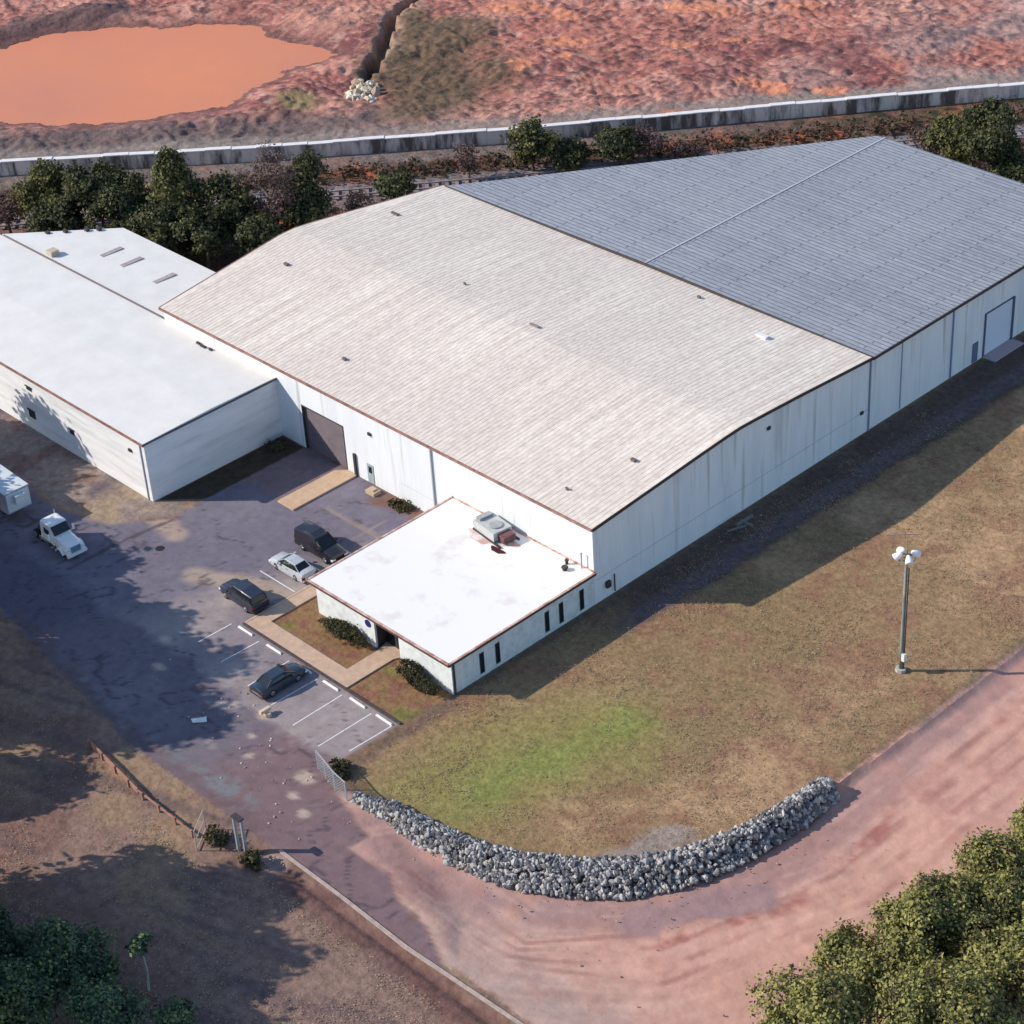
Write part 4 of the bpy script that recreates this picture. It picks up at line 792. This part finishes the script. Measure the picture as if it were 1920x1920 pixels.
b = MB(); b.bar((0,0,.15),(-1.4,1.9,.15),.06); b.bar((0,0,1.05),(-1.4,1.9,1.05),.05); b.build('rail', bpy.data.materials['gate_pale'], e)
gp = empty('gate_post', (61.6,-40.4,0), 'tall pair of grey gate posts joined at the top by the lot entrance', 'gate post')
for k, dx_ in enumerate((0,.62)): b = MB(); b.tube([(dx_*.9,dx_*.4,0),(dx_*.9,dx_*.4,3.3)],[.15,.13],10); b.build('post', mat('post_grey', lin(172,176,180,K), .7) if k == 0 else bpy.data.materials['post_grey'], gp)
b = MB(); b.box(-.2,.8,-.14,.38,3.3,3.42); b.build('cap', trimd, gp)
# wooden rail fence and low edge rail along the verge
rf = empty('rail_fence', (42.9,-40.9,0), 'low brown wooden rail fence along the road edge, left of the gate', 'fence')
wm = mat('brown_wood', lin(170,128,112,K), .85, var=.2, scale=2)
b = MB(); b.bar((0,0,.55),(7.8,-.9,.55),.12,.2); b.bar((7.8,-.9,.5),(14.9,-1.0,.5),.09,.16); b.bar((.1,0,.25),(7.8,-.9,.25),.1,.16); b.build('rail', wm, rf)
for k in range(8): b = MB(); t = k/7*14.9; yy = -.9*min(t/7.8,1); b.bar((t,yy-.1,0),(t,yy-.1,.72),.16); b.build('post', wm, rf)

# ------------------------------------------------------------------ vegetation
def leafmat(name, cols, rough=.75, scale=.35):
    m = bpy.data.materials.new(name); m.use_nodes = True; t = m.node_tree; n = t.nodes; L = t.links; b = n['Principled BSDF']
    b.inputs['Roughness'].default_value = rough; b.inputs['Specular IOR Level'].default_value = .2
    g = n.new('ShaderNodeNewGeometry'); q = n.new('ShaderNodeTexNoise'); q.inputs['Scale'].default_value = scale; q.inputs['Detail'].default_value = 7; q.inputs['Roughness'].default_value = .7; L.new(g.outputs['Position'], q.inputs['Vector'])
    ad = n.new('ShaderNodeMath'); ad.operation = 'MULTIPLY_ADD'; ad.inputs[1].default_value = .35; L.new(g.outputs['Random Per Island'], ad.inputs[0]); L.new(q.outputs['Fac'], ad.inputs[2])
    r = n.new('ShaderNodeValToRGB'); els = r.color_ramp.elements
    while len(els) < len(cols): els.new(.5)
    for k, cc in enumerate(cols): els[k].position = .45+.45*k/(len(cols)-1); els[k].color = (*cc, 1)
    L.new(ad.outputs[0], r.inputs[0]); L.new(r.outputs[0], b.inputs['Base Color'])
    tr_ = n.new('ShaderNodeBsdfTranslucent'); L.new(r.outputs[0], tr_.inputs[0]); mx = n.new('ShaderNodeMixShader'); mx.inputs[0].default_value = .2
    out = n['Material Output']; L.new(b.outputs[0], mx.inputs[1]); L.new(tr_.outputs[0], mx.inputs[2]); L.new(mx.outputs[0], out.inputs[0])
    return m
lm_olive = leafmat('leaf_olive', [(.085,.07,.05),(.16,.155,.055),(.29,.285,.085),(.36,.33,.13)], scale=.5)
lm_dark = leafmat('leaf_dark', [(.02,.028,.018),(.05,.06,.03),(.10,.105,.045),(.16,.15,.06)])
lm_cedar = leafmat('leaf_cedar', [(.03,.034,.022),(.07,.075,.036),(.15,.15,.05),(.23,.21,.07)])
lm_blue = leafmat('leaf_bluegreen', [(.02,.045,.035),(.06,.10,.07),(.13,.19,.09),(.24,.30,.13)])
lm_bare = leafmat('twig_brown', [(.05,.03,.03),(.10,.065,.06),(.16,.10,.085),(.2,.14,.12)])
lm_hedge = leafmat('leaf_hedge', [(.03,.03,.018),(.06,.055,.03),(.095,.085,.045),(.12,.12,.05)])
bark = mat('bark', lin(96,84,78,K), .95, var=.3, scale=3)
def crown_mesh(name, seed, shape, n_cl, per, size, spread, m, hollow=.5):
    """shape(rng) -> centre and outward direction of a leaf clump in unit metres"""
    g_ = np.random.default_rng(seed); cs, dr_ = [], []
    for k in range(n_cl):
        p, q = shape(g_); cs.append(p); dr_.append(q)
    cs = np.repeat(np.array(cs), per, 0); dr_ = np.repeat(np.array(dr_), per, 0); n_ = len(cs)
    cen = cs+g_.normal(0, 1, (n_, 3))*spread*np.array([1,1,.7])
    nr = dr_*(2.2 if name.endswith('tufts') else 1.0)+g_.normal(0, .75, (n_, 3))+np.array([0,0,.25]); nr /= np.linalg.norm(nr, axis=1)[:, None]+1e-9
    a = np.cross(nr, g_.normal(0, 1, (n_, 3))); a /= np.linalg.norm(a, axis=1)[:, None]+1e-9; b_ = np.cross(nr, a)
    s = size*g_.uniform(.55, 1.3, (n_, 1)); a *= s; b_ *= s*g_.uniform(.5, .9, (n_, 1))
    V = np.stack([cen-a, cen-b_*.9+nr*s*.15, cen+a, cen+b_*.9+nr*s*.1], 1).reshape(-1, 3)
    me = bpy.data.meshes.new(name); me.vertices.add(n_*4); me.vertices.foreach_set('co', V.ravel().astype(np.float32))
    me.loops.add(n_*4); me.loops.foreach_set('vertex_index', np.arange(n_*4, dtype=np.int32)); me.polygons.add(n_); me.polygons.foreach_set('loop_start', np.arange(0, n_*4, 4, dtype=np.int32))
    me.update(calc_edges=True); me.materials.append(m)
    return me
def round_shape(rx, ry, rz, zc, lumps, seed):
    g0 = np.random.default_rng(seed); L_ = [(g0.normal(0,1,3), g0.uniform(.3,.5)) for _ in range(lumps)]
    L_ = [(v/np.linalg.norm(v), r) for v, r in L_]
    def f(g_):
        if g_.uniform() < .93:
            v, r = L_[g_.integers(len(L_))]; q = g_.normal(0, 1, 3); q /= np.linalg.norm(q); 
            if q[2] < -.3: q[2] *= -1
            p = v*.62+q*r*g_.uniform(.75,1.05)
        else: q = g_.normal(0,1,3); q /= np.linalg.norm(q); p = q*g_.uniform(.2,.8)
        d_ = p/(np.linalg.norm(p)+1e-6)
        return np.array([p[0]*rx, p[1]*ry, p[2]*rz+zc]), d_*.5+q*.6
    return f
def cone_shape(r, z0, z1, power=.8):
    def f(g_):
        t = g_.uniform(0, 1)**1.25; a = g_.uniform(0, 6.283); lob = 1+.22*math.sin(3*a+t*9)+.14*math.sin(5*a-t*14)
        rr = r*((1-t)**power*.95+.06)*lob*(1 if g_.uniform() < .8 else g_.uniform(.3,1)); q = np.array([math.cos(a), math.sin(a), .45])
        if t < .12: rr *= .75+2*t
        return np.array([rr*math.cos(a), rr*math.sin(a), z0+(z1-z0)*t]), q
    return f
def trunk(b, h, r, rx, seed, limbs=6, low=.3):
    rr = random.Random(seed); b.tube([(0,0,-.3),(.04*h*rr.uniform(-1,1),.04*h*rr.uniform(-1,1),h*.45),(0,0,h*.85)],[r,r*.7,r*.2],8)
    for k in range(limbs):
        a = k*2*math.pi/limbs+rr.uniform(-.4,.4); z0 = h*rr.uniform(low,.65); l = rx*rr.uniform(.55,.85)
        b.tube([(0,0,z0),(l*.5*math.cos(a),l*.5*math.sin(a),z0+l*.35),(l*math.cos(a),l*math.sin(a),z0+l*.6)],[r*.42,r*.28,r*.08],6)
def tree(loc, h, rad, kind, label, group, seed, m, dens=1.0, size=None, name='tree'):
    e = empty(name, loc, label, 'tree', group)
    if kind == 'cone': sh = cone_shape(rad, h*.06, h*.99, .75); ncl = int(150*dens*rad*h/30)
    else: sh = round_shape(rad, rad, h*.44, h*.56, 15, seed); ncl = int(240*dens*(rad/4)**2)
    size = size or .34
    me = crown_mesh('crown', seed, sh, ncl, 24, size, max(size*1.7, .34), m); o = bpy.data.objects.new('crown', me); COL.objects.link(o); o.parent = e
    b = MB(); trunk(b, h*.95, max(.12, rad*.07), rad, seed, low=.12 if kind == 'cone' else .3); b.build('trunk', bark, e)
    return e
G1 = 'trees in the row behind the warehouses'
back = [(-42.8,7.6,5.2,3.1,'round',lm_bare,'low greyish purple bush tree at the far left end of the back row'),
 (-38.8,10.9,8.9,3.6,'round',lm_cedar,'olive topped evergreen, leftmost tall tree behind the white annex'),
 (-32.6,14.1,10.4,3.6,'round',lm_dark,'dark round topped evergreen second from left behind the white annex'),
 (-29.2,17.0,8.2,3.0,'cone',lm_dark,'smaller dark evergreen between the round topped one and the pointed conifer'),
 (-23.8,18.7,11.9,4.3,'cone',lm_cedar,'tall pointed dark conifer rising over the annex end'),
 (-18.7,22.1,9.4,3.6,'round',lm_dark,'broad dark brownish evergreen right of the pointed conifer'),
 (-14.8,25.3,13.2,3.8,'round',lm_bare,'tall bare brown purple tree, highest of the back row'),
 (-14.6,30.7,10.1,2.8,'round',lm_dark,'dense dark green rounded tree right of the bare brown one'),
 (-13.1,35.5,4.8,1.6,'round',lm_bare,'small bare shrub tree beside the track near the roof peak'),
 (-27.5,13.6,8.0,3.6,'round',lm_dark,'dark evergreen low in front, just behind the back corner of the annex'),
 (-22.4,14.9,7.0,3.4,'round',lm_dark,'dark spreading tree in front of the pointed conifer'),
 (-17.6,17.6,7.4,3.4,'round',lm_dark,'black green tree between the annex end and the bare tree'),
 (-13.2,21.5,6.2,3.0,'round',lm_dark,'low dark tree beside the left corner of the tan roof'),
 (-12.4,27.0,6.4,3.0,'round',lm_dark,'low dark tree in front of the dense dark green one'),
 (-34.6,9.8,6.6,3.4,'round',lm_dark,'low dark tree in front of the olive topped evergreen'),
 (-12.9,42.0,4.4,2.2,'round',lm_dark,'small round dark tree just left of the tan roof back corner'),
 (-11.6,52.5,4.6,1.9,'round',lm_bare,'small sparse brown tree close to the retaining wall'),
 (-7.2,59.0,6.3,3.0,'round',lm_cedar,'olive green bushy tree at the left edge of the grey roof'),
 (-3.9,61.4,3.6,2.6,'round',lm_dark,'low dark bush tree touching the grey roof edge'),
 (-0.2,66.6,4.8,2.8,'round',lm_dark,'dark green tree over the middle of the grey roof edge'),
 (2.0,69.6,4.6,2.4,'round',lm_bare,'brownish dark tree right of the dark green one at the grey roof'),
 (5.4,72.6,2.2,2.0,'round',lm_bare,'low grey purple brush behind the grey roof'),
 (27.8,90.8,4.3,2.4,'round',lm_bare,'small brownish tree left of the big tree at the right edge'),
 (31.7,90.4,7.0,3.5,'round',lm_cedar,'olive green tree leaning on the big tree at the right edge'),
 (36.3,90.3,10.3,3.6,'round',lm_dark,'large dark green tree behind the far right end of the grey roof'),
 (39.8,90.5,4.6,2.8,'round',lm_dark,'low dark tree at the very right behind the grey roof')]
for k, (a, b_, h, r, kd, m, lb) in enumerate(back):
    tree((a,b_,0), h, r, kd, lb, G1, 100+k, m, dens=1.5 if m is not lm_bare else .8, size=.23 if m is not lm_bare else .17, name='conifer' if kd == 'cone' else 'tree')
G2 = 'big trees at the lower right corner'
near = [(106.2,-27.6,7.5,4.3,'leftmost olive green tree crown at the bottom right corner'),
 (105.6,-20.8,6.4,3.6,'small olive crown between the leftmost and the tallest at lower right'),
 (107.6,-16.2,8.5,4.4,'broad olive crown in the middle of the lower right clump'),
 (108.0,-9.2,8.2,4.0,'olive crown close to the dirt road in the upper part of the right clump'),
 (109.2,-2.2,8.6,4.3,'topmost yellow green crown at the right edge of the picture'),
 (113.2,-22.6,8.5,4.8,'large greyish olive crown in the bottom right corner'),
 (114.2,-14.4,8.0,4.6,'brown tinged crown at the right edge below the yellow green one')]
for k, (a, b_, h, r, lb) in enumerate(near):
    tree((a,b_,-.6), h, r, 'round', lb, G2, 300+k, lm_olive, dens=3.4, size=.155)
G3 = 'dark trees at the lower left corner'
for k, (a, b_, h, r, lb) in enumerate([(66.0,-57.4,7.5,3.1,'dark blue green tree with sunlit top, the rightmost big one at lower left'),
   (65.5,-62.6,6.5,3.2,'dark tree in the very bottom left corner'), (60.6,-60.0,6.5,2.6,'dark tree cut by the left picture edge near the bottom'),
   (70.8,-58.6,5.5,2.6,'low dark tree at the bottom edge, lower left'), (72.8,-54.6,2.4,1.2,'small pale green bush right of the lower left trees')]):
    tree((a,b_,0), h, r, 'round', lb, G3, 400+k, lm_blue, dens=3.0, size=.15)
e = empty('sapling', (68.3,-53.7,0), 'thin pale trunked sapling with a tuft of light green leaves on top', 'tree')
b = MB(); b.tube([(0,0,0),(.15,.1,2),(.1,0,4.3)],[.09,.07,.04],7); b.build('trunk', mat('pale_bark', lin(176,186,190,K), .8), e)
o = bpy.data.objects.new('crown', crown_mesh('crown', 77, round_shape(.8,.8,.5,4.5,6,3), 30, 10, .2, .25, lm_blue)); COL.objects.link(o); o.parent = e
# trees standing left of the picture whose shade falls on the road
G4 = 'tall trees left of the road'
off = [(-2,-38,13,4.8),(5,-41,14,5),(-17,-33,18,5),(-10,-36.5,15,4.8),(12.4,-44.8,17,5),(19,-48.2,18.5,5),(25.5,-51,18,4.8),(33,-56.5,10.5,4),(47.4,-60.2,15.5,4.8),(51.6,-64.6,17,5),(58,-68.5,17,4.8),(64.5,-71,17,4.8)]
for k, (a, b_, h, r) in enumerate(off):
    tree((a,b_,0), h, r, 'round', 'tall leafy tree just outside the left edge of the picture, beside the road', G4, 500+k, lm_dark, dens=1.5, size=.42)
# hedges at the office front and weeds
def bush(name, loc, rx, ry, rz, label, m, seed, n_=60, size=.15):
    o = bpy.data.objects.new(name, crown_mesh(name, seed, round_shape(rx, ry, rz, rz*.55, 12, seed), n_, 14, size, size*1.3, m)); COL.objects.link(o); o.location = loc; return tag(o, label, 'bush')
bush('hedge', (47.3,-17.75,0), 2.9, .95, 1.0, 'long low dark hedge along the office front, left of the doorway', lm_hedge, 601, 620, .085)
bush('hedge', (56.6,-17.8,0), 2.9, 1.0, 1.05, 'dark green hedge along the office front, right of the doorway', lm_hedge, 602, 620, .085)
bush('bush', (59.6,-41.0,0), 1.0, .8, .7, 'low dark scrub under the open gate', lm_hedge, 603, 60)
bush('bush', (63.6,-40.6,0), 1.0, .7, .6, 'dark scrub at the foot of the twin gate posts', lm_hedge, 604, 60)
bush('bush', (60.6,-29.4,0), .9, .6, .7, 'small dark bush behind the chain link fence', lm_hedge, 605, 50)
bush('bush', (35.8,-.9,0), 1.6, .6, .35, 'low brown weeds at the foot of the sunlit warehouse wall', lm_hedge, 606, 50)
bush('bush', (18.6,-1.8,0), 1.0, 1.0, .5, 'dark weeds in the corner between shed and warehouse', lm_hedge, 607, 50)
# railway scrub
g_ = np.random.default_rng(5)
def scrub(g_):
    t = g_.uniform(-20, 92); s = g_.uniform(-4.6, 4.6); s = s+(2.6 if s > 0 else -2.6)
    p = rp+rd*t+rn*s; return np.array([p.x, p.y, g_.uniform(0,.7)]), np.array([0,0,1.])
o = bpy.data.objects.new('scrub', crown_mesh('scrub', 9, scrub, 900, 12, .28, .5, leafmat('scrub_mix', [(.03,.035,.02),(.07,.05,.03),(.15,.075,.045),(.10,.09,.05)], scale=.2))); COL.objects.link(o); tag(o, 'low brown and green scrub on both sides of the railway track', 'scrub', kind='stuff')

# dead grass tufts on the lawn and the verge, loose stones on the dirt road
def tuft_points(seed, n, poly, z_):
    g_ = np.random.default_rng(seed); P = np.array(poly); a = []
    while len(a) < n:
        q = np.stack([g_.uniform(P[:,0].min(), P[:,0].max(), n*3), g_.uniform(P[:,1].min(), P[:,1].max(), n*3)], 1)
        q = q[sdp(q[:,0], q[:,1], poly) > .1]; q = q[g_.uniform(0, 1, len(q)) < ss(.35, .65, fbm(q[:,0], q[:,1], 3.5, seed))*.9+.1]; a += [tuple(t) for t in q[:n-len(a)]]
    return a
def tufts(name, seed, n, poly, cols, label, s_):
    pts_ = iter(tuft_points(seed, n, poly, 0))
    def f(g_):
        p = next(pts_); return np.array([p[0], p[1], .05]), np.array([0, 0, .9])
    o = bpy.data.objects.new(name, crown_mesh(name, seed, f, n, 5, s_, .13, leafmat('leaf_'+name, cols, scale=.25))); COL.objects.link(o); tag(o, label, 'grass', kind='stuff')
LP = [(60.6,-16),(60.4,-27),(63,-29),(71.6,-27.6),(78.8,-25.1),(83.7,-21.7),(86.6,-17.2),(88.2,-9),(89.6,0),(89.8,20),(90,45),(62,45)]
tufts('grass_tufts', 71, 11000, LP, [(.22,.17,.10),(.30,.23,.14),(.38,.29,.18),(.45,.35,.23)], 'short straw coloured grass tufts all over the lawn', .06)
tufts('verge_tufts', 72, 6000, [(30,-39.5),(60,-43.5),(66,-41),(90,-40.5),(88,-62),(40,-66)], [(.24,.17,.12),(.33,.24,.17),(.42,.31,.22),(.5,.38,.27)], 'dry brown grass tufts on the verge at the lower left', .06)
def place_road(g_):
    if g_.uniform() < .5:
        t = g_.uniform(0, len(rb)-1.001); i = int(t); f = t-i; return (rb[i][0]+(rb[i+1][0]-rb[i][0])*f+abs(g_.normal())*1.6+.8, rb[i][1]+(rb[i+1][1]-rb[i][1])*f-abs(g_.normal())*1.6-.8, -.62 if rb[i][0] > 78 else -.3)
    return (92+g_.normal()*5, g_.uniform(-40, 30), -.66)
tag(rock_pts(240, 44, .03, .09, place_road).build('loose_stones', rm[:2]+[rm2[2], rm2[2]]), 'loose pale stones scattered on the dirt road', 'stones', kind='stuff')
